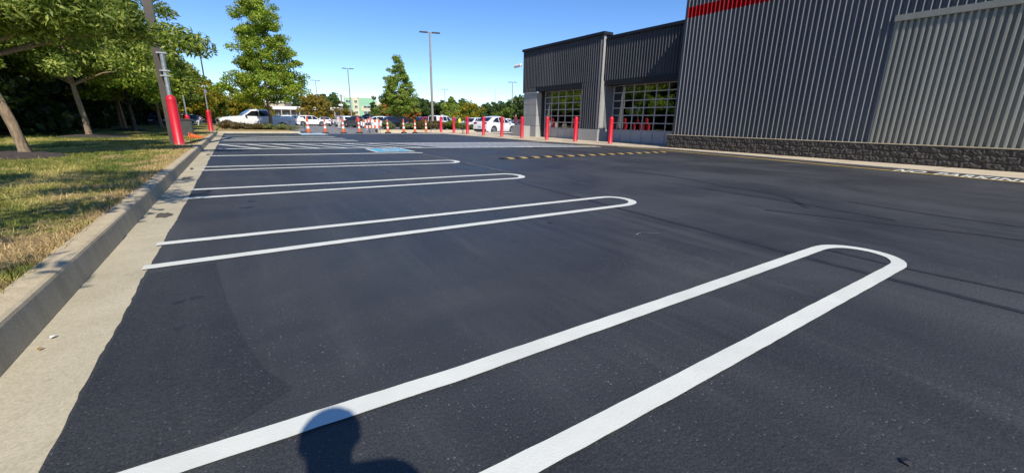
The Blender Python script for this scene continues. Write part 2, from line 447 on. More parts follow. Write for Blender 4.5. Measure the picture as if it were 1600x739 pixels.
M = dict(
    asphalt=asphalt_mat("sealed_asphalt", (0.0262, 0.0272, 0.0276), (0.0495, 0.0512, 0.0520), (0.30, 0.30, 0.30), 0.30),
    asphalt_dark=asphalt_mat("darker_asphalt", (0.0200, 0.0208, 0.0216), (0.0350, 0.0362, 0.0372), (0.30, 0.30, 0.30), 0.2),
    asphalt_pale=asphalt_mat("dusty_asphalt", (0.030, 0.0313, 0.0343), (0.054, 0.056, 0.060), (0.30, 0.30, 0.30), 0.4),
    old_asphalt=asphalt_mat("old_asphalt", (0.16, 0.155, 0.15), (0.22, 0.215, 0.205), (0.3, 0.3, 0.29), 0.3, True),
    seal=simple("fresh_sealer", (0.0255, 0.026, 0.028), 0.45, var=0.3, scale=9, bump=0.4, bscale=120, world=True),
    edge=concrete_mat("dark_gutter", (0.045, 0.037, 0.031), (0.075, 0.062, 0.052)),
    conc=concrete_mat("tan_concrete", (0.39, 0.342, 0.232), (0.52, 0.462, 0.328)),
    curbface=concrete_mat("kerb_concrete", (0.42, 0.345, 0.215), (0.57, 0.475, 0.31), streak=(6, 6, 0.7)),
    walk=concrete_mat("walk_concrete", (0.48, 0.40, 0.275), (0.60, 0.515, 0.375), 0.15, False),
    precast=concrete_mat("precast_concrete", (0.30, 0.30, 0.285), (0.42, 0.415, 0.395), 0.2, False, streak=(1, 1, 0.35)),
    white=paint_mat("white_paint", (0.665, 0.675, 0.605)),
    white_worn=paint_mat("worn_white_paint", (0.66, 0.68, 0.70), 0.45),
    yellow=paint_mat("yellow_paint", (0.62, 0.44, 0.14), 0.25), pad=paint_mat("worn_yellow", (0.46, 0.31, 0.10), 0.6),
    blue=paint_mat("blue_paint", (0.10, 0.42, 0.62), 0.1),
    paleblue=paint_mat("pale_blue_paint", (0.40, 0.60, 0.74), 0.1),
    tanline=simple("chalk_line", (0.30, 0.24, 0.19), 0.9, var=0.4, scale=5, world=True),
    scuff=simple("grey_scuff", (0.16, 0.165, 0.18), 0.9, var=0.5, scale=9, world=True),
    oil=simple("oil_stain", (0.10, 0.085, 0.065), 0.6, var=0.4, scale=15, world=True),
    oilblack=simple("dark_stain", (0.020, 0.021, 0.024), 0.5, var=0.4, scale=15, world=True),
    grass=grass_mat("turf", False), blade=grass_mat("grass_blades", True),
    mulch=simple("mulch", (0.055, 0.042, 0.034), 0.95, var=0.6, scale=18, bump=1.0, bscale=40, world=True),
    bark=bark_mat("bark", (0.16, 0.108, 0.066), (0.36, 0.265, 0.165)),
    bark_dark=bark_mat("dark_bark", (0.05, 0.042, 0.034), (0.12, 0.10, 0.08)),
    dark_clad=clad_mat("dark_cladding", (0.195, 0.193, 0.198)),
    red_clad=clad_mat("red_cladding", (0.44, 0.012, 0.016)),
    grey_clad=clad_mat("grey_cladding", (0.335, 0.322, 0.265)),
    left_clad=clad_mat("charcoal_cladding", (0.090, 0.091, 0.099)),
    dark_trim=simple("dark_trim", (0.050, 0.050, 0.056), 0.45, 0.3, 0.5, 0.15, 2),
    grey_trim=simple("grey_trim", (0.115, 0.115, 0.115), 0.5, 0.2, 0.5, 0.15, 2),
    lintel=simple("lintel_steel", (0.020, 0.020, 0.023), 0.5, 0.2, 0.4, 0.15, 2),
    block=None,
    alu=simple("aluminium", (0.46, 0.455, 0.44), 0.42, 0.2, 0.5, 0.08, 3),
    alu_panel=simple("aluminium_panel", (0.46, 0.45, 0.43), 0.5, 0.1, 0.5, 0.10, 2),
    glass=glass_mat("door_glass", (0.15, 0.17, 0.17), 0.30),
    inside=simple("shop_interior", (0.06, 0.06, 0.06), 0.8),
    inside_floor=simple("shop_floor", (0.14, 0.14, 0.14), 0.6),
    lamp=emit_mat("lamp_glow", (1, 0.97, 0.9), 5.0),
    red=sleeve_mat("red_sleeve", (0.62, 0.012, 0.026)),
    red_far=simple("red_paint", (0.56, 0.016, 0.030), 0.5, 0, 0.4, 0.12, 3),
    galv=simple("galvanised", (0.45, 0.47, 0.48), 0.4, 0.7, 0.5, 0.15, 9),
    pole=simple("pole_bronze", (0.085, 0.072, 0.06), 0.5, 0.3, 0.5, 0.15, 4),
    pole_pale=simple("pole_pale", (0.33, 0.29, 0.25), 0.55, 0.2, 0.5, 0.12, 4),
    orange=simple("orange_plastic", (0.66, 0.13, 0.03), 0.45, 0, 0.5, 0.08, 5),
    band=simple("white_band", (0.82, 0.80, 0.78), 0.45, 0, 0.5, 0.05, 9),
    rubber=simple("black_rubber", (0.018, 0.018, 0.019), 0.75, 0, 0.4, 0.2, 10),
    box=simple("utility_green", (0.045, 0.047, 0.042), 0.6, 0, 0.5, 0.2, 4),
    white_plastic=simple("white_plastic", (0.75, 0.75, 0.74), 0.35),
    tyre=simple("tyre", (0.02, 0.02, 0.021), 0.8),
    rim=simple("rim", (0.42, 0.42, 0.44), 0.3, 0.8),
    rim_dark=simple("dark_rim", (0.06, 0.06, 0.065), 0.3, 0.6),
    carglass=simple("car_glass", (0.012, 0.014, 0.017), 0.06, 0, 0.9, 0.05),
    blackplastic=simple("black_plastic", (0.025, 0.025, 0.027), 0.5),
    chrome=simple("chrome", (0.6, 0.6, 0.62), 0.15, 1.0),
    tail=simple("tail_lamp", (0.40, 0.02, 0.02), 0.2),
    headl=simple("head_lamp", (0.55, 0.57, 0.6), 0.12),
    plate=simple("plate", (0.7, 0.7, 0.68), 0.5),
    cw=simple("car_white", (0.78, 0.78, 0.77), 0.22, 0, 0.5, 0.03, 2, coat=0.6),
    cs=simple("car_silver", (0.40, 0.42, 0.45), 0.25, 0.5, 0.5, 0.04, 2, coat=0.6),
    cb=simple("car_black", (0.012, 0.013, 0.018), 0.18, 0, 0.5, 0.1, 2, coat=0.8),
    cr=simple("car_red", (0.42, 0.012, 0.03), 0.22, 0.1, 0.5, 0.06, 2, coat=0.8),
    cg=simple("car_grey", (0.11, 0.115, 0.125), 0.25, 0.4, 0.5, 0.06, 2, coat=0.6),
    cblue=simple("car_blue", (0.05, 0.075, 0.13), 0.25, 0.3, 0.5, 0.06, 2, coat=0.6),
    stucco_cream=simple("stucco_cream", (0.62, 0.56, 0.38), 0.85, var=0.05),
    stucco_green=simple("stucco_green", (0.28, 0.52, 0.32), 0.85, var=0.05),
    stucco_white=simple("stucco_white", (0.72, 0.73, 0.70), 0.85, var=0.04),
    stucco_tan=simple("stucco_tan", (0.40, 0.33, 0.24), 0.85, var=0.06),
    brickfar=simple("far_brick", (0.22, 0.16, 0.125), 0.9, var=0.12, scale=3),
    winglass=simple("window_glass", (0.05, 0.07, 0.075), 0.08, 0, 0.7),
    shadefascia=simple("white_fascia", (0.74, 0.73, 0.70), 0.7),
    skin=simple("skin", (0.45, 0.27, 0.19), 0.6),
    hair=simple("hair", (0.02, 0.015, 0.012), 0.7),
)
for key, cols in dict(
    lf_oak=[(0.080, 0.125, 0.020), (0.160, 0.225, 0.034), (0.290, 0.345, 0.065), (0.560, 0.580, 0.150)],
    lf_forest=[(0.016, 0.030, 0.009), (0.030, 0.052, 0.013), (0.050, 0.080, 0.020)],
    lf_maple=[(0.116, 0.210, 0.025), (0.211, 0.330, 0.039), (0.358, 0.450, 0.052), (0.569, 0.518, 0.077)],
    lf_gum=[(0.106, 0.196, 0.031), (0.200, 0.312, 0.043), (0.306, 0.394, 0.068), (0.470, 0.455, 0.086)],
    lf_yellow=[(0.115, 0.149, 0.014), (0.241, 0.241, 0.018), (0.391, 0.333, 0.025), (0.460, 0.322, 0.034)],
    lf_green=[(0.080, 0.144, 0.024), (0.160, 0.224, 0.032), (0.256, 0.288, 0.048)],
    lf_orange=[(0.312, 0.120, 0.024), (0.456, 0.192, 0.036), (0.360, 0.240, 0.042)],
    lf_gold=[(0.254, 0.186, 0.029), (0.404, 0.272, 0.043), (0.194, 0.200, 0.029)],
    lf_dark=[(0.048, 0.085, 0.026), (0.088, 0.143, 0.037), (0.144, 0.194, 0.053)],
    lf_sage=[(0.144, 0.180, 0.072), (0.228, 0.252, 0.108), (0.300, 0.312, 0.156)],
    lf_brown=[(0.125, 0.088, 0.040), (0.200, 0.144, 0.062), (0.163, 0.150, 0.062)],
).items():
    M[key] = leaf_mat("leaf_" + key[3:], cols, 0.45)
M['block'] = simple("split_face_block", (0.078, 0.069, 0.059), 0.95, 0, 0.2, 0.6, 11, 0.9, 34)

def sheet(name, pts, z, mat, kind='structure', parent=None, sub=0):
    mb = MB(); mb.add([(x, y, z) for x, y in pts], [tuple(range(len(pts)))])
    o = mb.build(name, mat, parent, recalc=False)
    if o.data.polygons[0].normal.z < 0: o.data.flip_normals()
    if kind and not parent: o['kind'] = kind
    return o

# ------------------------------------------------------------------ ground
# far lot, 0.3 m lower beyond a short ramp, out to the horizon
mb = MB()
ys = [-400, -60, 33.2, 36.0, 60, 200, 1500]
zs = [-0.06, -0.06, -0.06, -0.3, -0.3, -0.3, -0.3]
xs = [-1500, -60, -20, 0, 20, 60, 1500]
vs = [(x, y, z) for y, z in zip(ys, zs) for x in xs]
nx = len(xs)
mb.add(vs, [(j * nx + i, j * nx + i + 1, (j + 1) * nx + i + 1, (j + 1) * nx + i) for j in range(len(ys) - 1) for i in range(nx - 1)])
far_ground = mb.build("ground", M['old_asphalt']); far_ground['kind'] = 'structure'

# the newly sealed lot; its left edge is a ragged sealer line on the gutter
edge = []
y = -8.0
while y < 32.2:
    edge.append((-0.615 + 0.004 * math.sin(y * 5.1) + random.uniform(-0.004, 0.004) + 0.004 * math.sin(y * 1.3), y))
    y += 0.05 if y < 8 else 0.4
lot_right = [(12.9, 29.65), (13.0, 23.1), (13.1, 18.5), (13.57, 15.5), (14.0, 13.7), (14.55, 11.5), (14.3, 8.3), (13.8, 4.6), (13.42, 1.4), (12.9, -8)]
lot = sheet("parking_lot", edge + [(-0.6, 32.1), (3.7, 31.8), (12.9, 29.75)] + lot_right[1:], 0.0, M['asphalt'])
# gutter, kerb and verge on the left
gut = empty("gutter"); gut['kind'] = 'structure'
y = -7.6
while y < 32.0:
    mb = MB(); mb.box(-0.92, -0.585, y + 0.008, min(32.3, y + 3.042), -0.3, -0.004 + random.uniform(-.001, .001))
    mb.build("gutter_slab", M['conc'], gut, bevel=0.004)
    y += 3.05
kerb = empty("kerb"); kerb['kind'] = 'structure'
y = -7.6
k = 0
while y < 32.0:
    ln = 3.05
    prof = [(-1.07, -0.3), (-0.915, -0.3), (-0.915, 0.002), (-0.938, 0.138), (-0.944, 0.152), (-0.960, 0.160), (-1.07, 0.164)]
    dx = random.uniform(-0.006, 0.006)
    mb = MB(); mb.prism([(a + dx, b_ + random.uniform(-.0015, .0015)) for a, b_ in prof], 'y', y + 0.010, y + ln - 0.010)
    mb.build("kerb_stone", M['curbface'], kerb)
    y += ln; k += 1
# far end kerb that closes the stalls, and its island
mb = MB(); mb.prism([(32.25, -0.25), (32.55, -0.25), (32.55, 0.11), (32.30, 0.11)], 'x', -1.07, 3.7)
mb.build("kerb_stone", M['conc'], kerb)
mb = MB(); mb.prism([(41.6, -0.4), (42.0, -0.4), (42.0, 0.0), (41.65, 0.0)], 'x', 11.5, 26)
mb.build("kerb_stone", M['walk'], kerb)

# verge of dry grass, a gently wavy sheet
nxg, nyg = 60, 140
gx = -1.072 - (np.linspace(0, 1, nxg) ** 2.2) * 58.9
gy = np.concatenate([np.linspace(-12, 32, 100), np.linspace(33, 140, 40)])
def gz(x, y):
    near = np.clip((-1.07 - x) / 0.5, 0, 1)
    return 0.146 + near * (0.022 * np.sin(x * 1.3 + y * 0.7) + 0.018 * np.sin(y * 1.9 - x) - 0.01) - np.clip((y - 40) / 60, 0, 1) * 0.2
X, Y = np.meshgrid(gx, gy)
V = np.stack([X, Y, gz(X, Y)], -1).reshape(-1, 3)
idx = np.arange(nxg * nyg).reshape(nyg, nxg)
F = np.stack([idx[:-1, :-1], idx[1:, :-1], idx[1:, 1:], idx[:-1, 1:]], -1).reshape(-1, 4)
verge = link_mesh("lawn", raw_mesh("lawn", V, F, M['grass'])); verge['kind'] = 'structure'
verge.data.polygons.foreach_set('use_smooth', [True] * len(F))
if verge.data.polygons[0].normal.z < 0: verge.data.flip_normals()

# grass blades, dense close to the camera
def blades(n, x0, x1, y0, y1, h0, h1, pw, w):
    u = rng.random(n); v = rng.random(n)
    yy = y0 + (y1 - y0) * v ** pw
    xx = x1 - (x1 - x0) * u * np.clip(0.35 + yy / y1, 0, 1)
    zz = gz(xx, yy)
    a = rng.random(n) * 2 * np.pi
    h = h0 + (h1 - h0) * rng.random(n) ** 2
    lean = rng.normal(0, 0.6, (n, 2)) * h[:, None]
    sc = 1 + yy / 8
    wx, wy = np.cos(a) * w * sc, np.sin(a) * w * sc
    p = np.stack([xx, yy, zz - 0.006], -1)
    A = p + np.stack([wx, wy, 0 * wx], -1); B = p - np.stack([wx, wy, 0 * wx], -1)
    C = p + np.stack([lean[:, 0], lean[:, 1], h], -1)
    V = np.stack([A, B, C], 1).reshape(-1, 3)
    return V, np.arange(3 * n).reshape(-1, 3)
V, F = blades(170000, -8.5, -1.08, 0.8, 26, 0.012, 0.06, 1.7, 0.0028)
V2, F2 = blades(9000, -1.24, -1.05, 1.0, 14, 0.02, 0.075, 1.3, 0.003)
F = np.concatenate([F, F2 + len(V)]); V = np.concatenate([V, V2])
gr = link_mesh("grass", raw_mesh("grass", V, F, M['blade']))
tag(gr, "dry mown grass on the verge left of the kerb", "grass", kind='stuff')

# apron and walk on the right
mb = MB()
apron_pts = [(12.9, 29.8), (13.0, 23.1), (13.1, 18.5), (13.57, 15.5), (14.0, 13.7), (14.55, 11.5), (14.3, 8.3), (13.8, 4.6), (13.42, 1.4), (12.9, -8), (16.0, -8), (16.0, 11.6), (24, 11.6), (24, 33.4), (12.4, 33.4)]
mb.prism(apron_pts, 'z', -0.4, 0.028)
apron = mb.build("pavement", M['walk']); apron['kind'] = 'structure'
# control joints of the apron
for yj in (13.4, 16.2, 19.1, 22.0, 25.0, 28.0):
    mb = MB(); mb.box(13.2, 17.2, yj - 0.012, yj + 0.012, 0.026, 0.0295); mb.build("joint", M['edge'], apron)
for yj in (-3, -1, 1, 3, 5, 7, 9, 11):
    mb = MB(); mb.box(13.9, 15.2, yj - 0.008, yj + 0.008, 0.026, 0.0295); mb.build("joint", M['edge'], apron)
# dark strip between the walk and the yellow line
yel = [(13.78, 13.0), (13.73, 10.5), (13.47, 7.6), (13.05, 4.7), (12.69, 1.4), (12.2, -6)]
tan = [(14.1, 13.0), (14.45, 10.7), (14.25, 7.6), (13.80, 4.65), (13.42, 1.4), (12.95, -6)]
mb = MB(); n = len(yel)
mb.add([(x, y, 0.004) for x, y in yel] + [(x, y, 0.004) for x, y in tan], [(i, i + 1, n + i + 1, n + i) for i in range(n - 1)])
mb.build("edge_strip", M['edge'], lot)

def ribbon(name, pts, w, z, mat, parent, jitter=0.0, step=None, dashes=None):
    """a painted or sealed stripe along a polyline"""
    P = [Vector((p[0], p[1], 0)) for p in pts]
    if step:
        Q = []
        for a, b_ in zip(P, P[1:]):
            k = max(1, int((b_ - a).length / step))
            Q += [a.lerp(b_, i / k) for i in range(k)]
        P = Q + [P[-1]]
    mb = MB(); vs = []
    for i, p in enumerate(P):
        d = (P[min(i + 1, len(P) - 1)] - P[max(i - 1, 0)]).normalized()
        nn = Vector((-d.y, d.x, 0))
        w1 = w / 2 + random.uniform(-jitter, jitter); w2 = w / 2 + random.uniform(-jitter, jitter)
        vs += [p + nn * w1 + Vector((0, 0, z)), p - nn * w2 + Vector((0, 0, z))]
    mb.add(vs, [(2 * i, 2 * i + 1, 2 * i + 3, 2 * i + 2) for i in range(len(P) - 1)])
    o = mb.build(name, mat, parent, recalc=False)
    if o.data.polygons[0].normal.z < 0: o.data.flip_normals()
    return o

def smooth_path(pts, it=3):
    for _ in range(it):
        q = [pts[0]]
        for a, b_ in zip(pts, pts[1:]):
            q += [(a[0] * .75 + b_[0] * .25, a[1] * .75 + b_[1] * .25), (a[0] * .25 + b_[0] * .75, a[1] * .25 + b_[1] * .75)]
        pts = q + [pts[-1]]
    return pts

def hairpin(far, near, tip, w, jit=0.002):
    """two stall lines joined by a round end"""
    xe = far[-1][0]; yf = far[-1][1]; yn = near[-1][1]
    arc = []
    cx, cy, ry = xe, (yf + yn) / 2, (yf - yn) / 2
    xn = near[-1][0]
    for k in range(0, 19):
        a = math.pi / 2 - math.pi * k / 18
        base = xe + (xn - xe) * k / 18
        arc.append((base + (tip - max(xe, xn)) * math.cos(a) ** 0.8 if math.cos(a) > 1e-6 else base, cy + ry * math.sin(a)))
    pts = far[:-1] + arc + list(reversed(near))[1:]
    return ribbon("parking_line", pts, w, 0.005, M['white'], lot, jit, 0.08 if w < 0.11 else 0.3)

hairpin([(-0.64, 1.395), (0.6, 1.37), (2.2, 1.395), (4.0, 1.437)], [(-0.64, 0.83), (0.55, 0.838), (1.5, 0.855), (3.95, 0.915)], 4.35, 0.092, 0.0015)
hairpin([(-0.65, 4.25), (1.15, 4.19), (4.1, 4.13)], [(-0.65, 3.60), (1.0, 3.61), (3.95, 3.575)], 4.42, 0.10)
hairpin([(-0.64, 7.33), (1.58, 7.10), (4.2, 6.97)], [(-0.65, 6.56), (1.44, 6.46), (4.1, 6.32)], 4.50, 0.12)
hairpin([(-0.66, 10.62), (1.5, 10.29), (4.35, 10.06)], [(-0.66, 9.93), (1.41, 9.72), (4.2, 9.36)], 4.66, 0.14)
ribbon("parking_line", [(-0.64, 13.58), (4.85, 12.71)], 0.2, 0.005, M['white'], lot, 0.004, 0.4)
for a, b_ in (((-0.58, 22.5), (4.74, 20.9)), ((-0.57, 24.48), (4.63, 23.04)), ((-0.53, 26.83), (4.61, 25.55))):
    for dy in (-0.33, 0.33):
        ribbon("parking_line", [(a[0], a[1] + dy), (b_[0], b_[1] + dy)], 0.26, 0.005, M['white'], lot, 0.004, 0.6)
ribbon("parking_line", [(4.95, 31.3), (12.8, 29.55)], 0.36, 0.005, M['white'], lot, 0.01, 0.6)
ribbon("parking_line", [(-0.55, 31.75), (3.6, 31.45)], 0.3, 0.005, M['white'], lot, 0.01, 0.6)
# the hatched walkway that crosses the lot
nearb = lambda x: 16.40 - 0.222 * (x + 0.6) - (0.0 if x < 9 else 0.008 * (x - 9) ** 2)
farb = lambda x: 19.20 - 0.150 * (x + 0.6)
xb = [-0.6 + i * 0.8 for i in range(18)]
ribbon("crosswalk_line", [(x, nearb(x)) for x in xb if x < 13.4], 0.22, 0.005, M['white'], lot, 0.004)
ribbon("crosswalk_line", [(x, farb(x)) for x in xb if x < 13.1], 0.24, 0.005, M['white'], lot, 0.004)
x = 0.6
while x < 13.2:
    wl = x < 6
    x1 = x - 1.15
    ribbon("hatch_stripe", [(x, nearb(x) + 0.12), (x1, farb(x1) - 0.13)], 0.17 if wl else 0.13, 0.0048, M['white'] if wl else M['white_worn'], lot, 0.003)
    x += 0.86 if wl else 0.33
# a thick overpainted patch on its near border
for (px_, py_, sx_, sy_) in ((9.45, 14.25, .5, .13), (9.9, 14.08, .42, .2), (10.35, 14.0, .4, .12), (10.75, 13.95, .3, .17)):
    pts = [(px_ + sx_ * math.cos(a) * random.uniform(.75, 1.1), py_ + sy_ * math.sin(a) * random.uniform(.7, 1.15)) for a in [2 * math.pi * k / 16 for k in range(16)]]
    sheet("paint_patch", pts, 0.009 + 0.0006 * random.random() + 0.0015 * (px_ - 9), M['white'], parent=lot)
ribbon("kerb_line", yel[:1] + yel, 0.13, 0.009, M['yellow'], lot, 0.004, 0.3)
ribbon("kerb_line", [(12.75, 14.3), (12.95, 13.5)], 0.3, 0.0092, M['yellow'], lot, 0.01)

# accessible stall symbols
def access_mark(c, ex, ey, s, colm, z=0.007):
    """blue square with a white border and a white wheelchair figure; ex, ey: its axes"""
    root = empty("accessible_mark", parent=lot)
    def P(u, v, zz): return (c[0] + ex[0] * u * s + ey[0] * v * s, c[1] + ex[1] * u * s + ey[1] * v * s, zz)
    def poly(nm, pts, zz, mat):
        mb = MB(); mb.add([P(u, v, zz) for u, v in pts], [tuple(range(len(pts)))]); o = mb.build(nm, mat, root, recalc=False)
        if o.data.polygons[0].normal.z < 0: o.data.flip_normals()
    poly("border", [(-.5, -.5), (.5, -.5), (.5, .5), (-.5, .5)], z, M['white'])
    poly("field", [(-.42, -.42), (.42, -.42), (.42, .42), (-.42, .42)], z + .004, colm)
    mb = MB()
    ring = []
    for k in range(19):
        a = R(150) + R(255) * k / 18
        ring.append((math.cos(a), math.sin(a)))
    vs = [P(-.02 + .20 * a, -.12 + .20 * b_, z + .008) for a, b_ in ring] + [P(-.02 + .145 * a, -.12 + .145 * b_, z + .008) for a, b_ in ring]
    mb.add(vs, [(i, i + 1, 19 + i + 1, 19 + i) for i in range(18)])
    def bar(p, q, w):
        d = Vector((q[0] - p[0], q[1] - p[1])).normalized(); nn = Vector((-d.y, d.x)) * w / 2
        mb.add([P(p[0] + nn.x, p[1] + nn.y, z + .0081), P(q[0] + nn.x, q[1] + nn.y, z + .0081), P(q[0] - nn.x, q[1] - nn.y, z + .0081), P(p[0] - nn.x, p[1] - nn.y, z + .0081)], [(0, 1, 2, 3)])
    bar((-.06, .2), (-.03, -.08), .07); bar((-.05, -.06), (.14, -.06), .06); bar((.13, -.04), (.2, -.26), .06); bar((.19, -.26), (.27, -.24), .05); bar((-.05, .08), (.1, .08), .05)
    mb.add([P(-.07 + .06 * math.cos(2 * math.pi * k / 12), .28 + .06 * math.sin(2 * math.pi * k / 12), z + .008) for k in range(12)], [tuple(range(12))])
    mb.build("wheelchair_figure", M['white'], root)
access_mark((4.23, 14.1), (1, -.14), (0.04, 1.35), 1.22, M['blue'])
access_mark((4.15, 30.3), (1.15, -.05), (0.06, 2.6), 1.3, M['paleblue'])

def blob(name, c, sx, sy, z, mat, parent, rough=.25):
    pts = []
    ph = random.random() * 6
    for k in range(22):
        a = 2 * math.pi * k / 22
        r_ = 1 + rough * math.sin(2 * a + ph) + rough * .6 * math.sin(5 * a + ph) + random.uniform(-rough, rough) * .4
        pts.append((c[0] + sx * math.cos(a) * r_, c[1] + sy * math.sin(a) * r_))
    return sheet(name, pts, z, mat, parent=parent)
# sealer seams, chalk line, scuffs and stains
for pts, w in (([(6.93, 6.36), (7.12, 5.08), (6.80, 4.06), (6.75, 2.96), (5.94, 2.34)], .07), ([(6.99, 2.27), (6.85, 1.42), (6.9, 0.67), (6.9, -2)], .06),
               ([(5.33, 2.54), (5.57, 1.93), (5.75, 1.41), (6.08, 0.57), (6.3, -1)], .055), ([(4.55, 6.6), (3.92, 6.08), (3.9, 4.66), (3.76, 3.12), (3.72, 2.17), (3.65, 1.46), (3.63, 0.81), (3.62, 0.25), (3.6, -3)], .06),
               ([(4.05, 1.4), (4.01, 0.87), (4.04, 0.59), (4.07, 0.31), (4.2, -2)], .045), ([(6.22, 3.94), (6.21, 2.54), (6.04, 1.49)], .05)):
    ribbon("sealer_seam", smooth_path(pts, 3), w, 0.0025, M['seal'], lot, 0.004)
dk = sheet("sealer_patch", [(-0.60, 3.45), (-0.24, 3.50), (-0.17, 2.72), (-0.10, 2.18), (-0.03, 1.82), (0.06, 1.62), (-0.2, 1.455), (-0.60, 1.45)], 0.0018, M['asphalt_dark'], parent=lot)
ribbon("chalk_line", [(4.68, 12.6), (4.66, 9.9)], 0.022, 0.003, M['tanline'], lot, 0.006, 0.1)
ribbon("chalk_line", [(4.66, 9.3), (4.57, 7.86), (4.58, 7.1)], 0.02, 0.003, M['tanline'], lot, 0.006, 0.1)
ribbon("scuff_mark", smooth_path([(3.01, 2.52), (3.10, 2.56), (3.16, 2.51), (3.24, 2.44)]), 0.01, 0.003, M['scuff'], lot, 0.004)
for c, sx, sy in (((-0.78, 8.85), .06, .22), ((-0.74, 5.55), .055, .17), ((-0.80, 5.9), .02, .06), ((-0.82, 10.4), .03, .2), ((-.7, 14.2), .04, .3)):
    blob("oil_stain", c, sx, sy, -0.0015, M['oil'], gut)
for c, sx, sy in (((-0.31, 2.83), .028, .03), ((-0.39, 2.80), .025, .025), ((-0.36, 2.42), .02, .02), ((0.0, 5.6), .07, .05), ((.05, 6.0), .05, .05), ((2.6, 3.3), .03, .03), ((1.2, 8.5), .09, .06)):
    blob("dark_stain", c, sx, sy, 0.0025, M['oilblack'], lot)

# bits of litter on the gutter and the lot
for nm, c, col, sz, lab in (("litter_scrap", (-0.845, 2.60), M['white_plastic'], .016, "crumpled white paper scrap lying in the gutter by the kerb"),
                            ("dry_leaf", (-0.855, 2.485), M['lf_orange'], .013, "curled orange-brown dry leaf lying in the gutter"),
                            ("dead_leaf", (1.60, 0.21), M['oilblack'], .02, "small dark leaf on the asphalt near the bottom right corner")):
    mb = MB()
    q = [(0, 0), (1, .2), (1.3, 1.1), (.6, 1.6), (-.2, 1.0)]
    mb.add([(u * sz, v * sz, .004 + .5 * sz * abs(math.sin(u * 2 + v))) for u, v in q] + [(.5 * sz, .7 * sz, .012)], [(0, 1, 5), (1, 2, 5), (2, 3, 5), (3, 4, 5), (4, 0, 5)])
    tag(mb.build(nm, col, loc=(c[0], c[1], 0.0)), lab, "litter")

# ------------------------------------------------------------------ the warehouse on the right
bld = empty("warehouse_building", (16, 5, 0))
tag(bld, "dark ribbed metal warehouse with red stripe and two glazed garage doors", "building")
bld.location = (0, 0, 0)

def rib_panel(name, mat, n, pitch, depth, top, z0, z1, slope=0.18):
    """ribbed sheet: n ribs along +y, ribs stand toward -x"""
    prof = []
    for i in range(n):
        o = i * pitch
        s = slope * pitch; tp = top * pitch; pan = pitch - 2 * s - tp
        e = min(s, tp) * 0.22
        prof += [(0, o), (0, o + pan), (-depth * .82, o + pan + s * .80), (-depth, o + pan + s + e), (-depth, o + pan + s + tp - e), (-depth * .82, o + pan + s + tp + s * .2)]
    prof.append((0, n * pitch))
    k = len(prof)
    mb = MB()
    mb.add([(x, y, z0) for x, y in prof] + [(x, y, z1) for x, y in prof], [(i, i + 1, k + i + 1, k + i) for i in range(k - 1)])
    me = mb.mesh(name, mat)
    # face -x
    if me.polygons[0].normal.x > 0: me.flip_normals()
    return me

P1 = 0.161
pan_dark = rib_panel("cladding_panel", M['dark_clad'], 6, P1, 0.130, 0.09, 0.545, 4.98)
pan_red = rib_panel("red_stripe_panel", M['red_clad'], 6, P1, 0.130, 0.09, 4.98, 5.36)
pan_up = rib_panel("cladding_panel", M['dark_clad'], 6, P1, 0.130, 0.09, 5.36, 5.72)
pan_mid = rib_panel("cladding_panel", M['dark_clad'], 6, P1, 0.130, 0.09, 3.85, 4.98)
w6 = 6 * P1
YC = 11.52
for i in range(18):
    y0 = YC - (i + 1) * w6
    jx = random.uniform(-0.006, 0.003)
    link_mesh("cladding_panel", pan_dark if y0 > 3.8 else pan_mid, bld, (15.6 + jx, y0, 0))
    link_mesh("red_stripe_panel", pan_red, bld, (15.6 + jx, y0, 0))
    link_mesh("cladding_panel", pan_up, bld, (15.6 + jx, y0, 0))
# backing body of the main block
mb = MB(); mb.box(15.604, 40, -8, 11.60, 0, 5.66); mb.build("wall", M['dark_trim'], bld)
mb = MB(); mb.box(15.53, 15.64, YC + 0.002, 11.65, 0.545, 5.72); mb.build("corner_trim", M['grey_trim'], bld, bevel=0.006)
mb = MB(); mb.box(15.50, 15.95, -8, 11.68, 5.722, 5.80); mb.build("coping", M['dark_trim'], bld)
# grey projecting bay
P2 = 0.137
pan_grey = rib_panel("grey_panel", M['grey_clad'], 6, P2, 0.088, 0.40, 0.56, 3.74, 0.07)
for i in range(14):
    link_mesh("grey_panel", pan_grey, bld, (15.545 + random.uniform(-.004, .002), 4.86 - (i + 1) * 6 * P2, 0))
mb = MB(); mb.box(15.549, 15.598, -6.5, 4.86, 0.54, 3.74); mb.build("bay_wall", M['grey_clad'], bld)
mb = MB(); mb.box(15.465, 15.598, 4.862, 4.90, 0.56, 3.74); mb.build("bay_trim", M['grey_clad'], bld)
mb = MB(); mb.box(15.42, 15.598, -6.5, 4.92, 3.742, 3.905); mb.build("ledge", M['grey_clad'], bld, bevel=0.008)
# split-face block base: three courses of separate blocks, chamfered joints
def block_mesh(seed, w, h):
    r2 = random.Random(seed)
    ny, nz = 10, 5
    mb = MB(); vs = []
    for j in range(nz + 1):
        for i in range(ny + 1):
            edge_ = i in (0, ny) or j in (0, nz)
            d = r2.uniform(0, .012) if edge_ else r2.uniform(0.004, 0.036)
            vs.append((-d, w * i / ny, h * j / nz))
    fs = [(j * (ny + 1) + i, j * (ny + 1) + i + 1, (j + 1) * (ny + 1) + i + 1, (j + 1) * (ny + 1) + i) for j in range(nz) for i in range(ny)]
    mb.add(vs, fs)
    mb.add([(0, 0, 0), (0, w, 0), (0, w, h), (0, 0, h), (.1, 0, 0), (.1, w, 0), (.1, w, h), (.1, 0, h)], [(0, 1, 5, 4), (2, 3, 7, 6), (1, 2, 6, 5), (3, 0, 4, 7)])
    me = mb.mesh("block", M['block'])
    if me.polygons[12].normal.x > 0 and me.polygons[22].normal.x > 0: me.flip_normals()
    return me
BW, BH = 0.40, 0.168
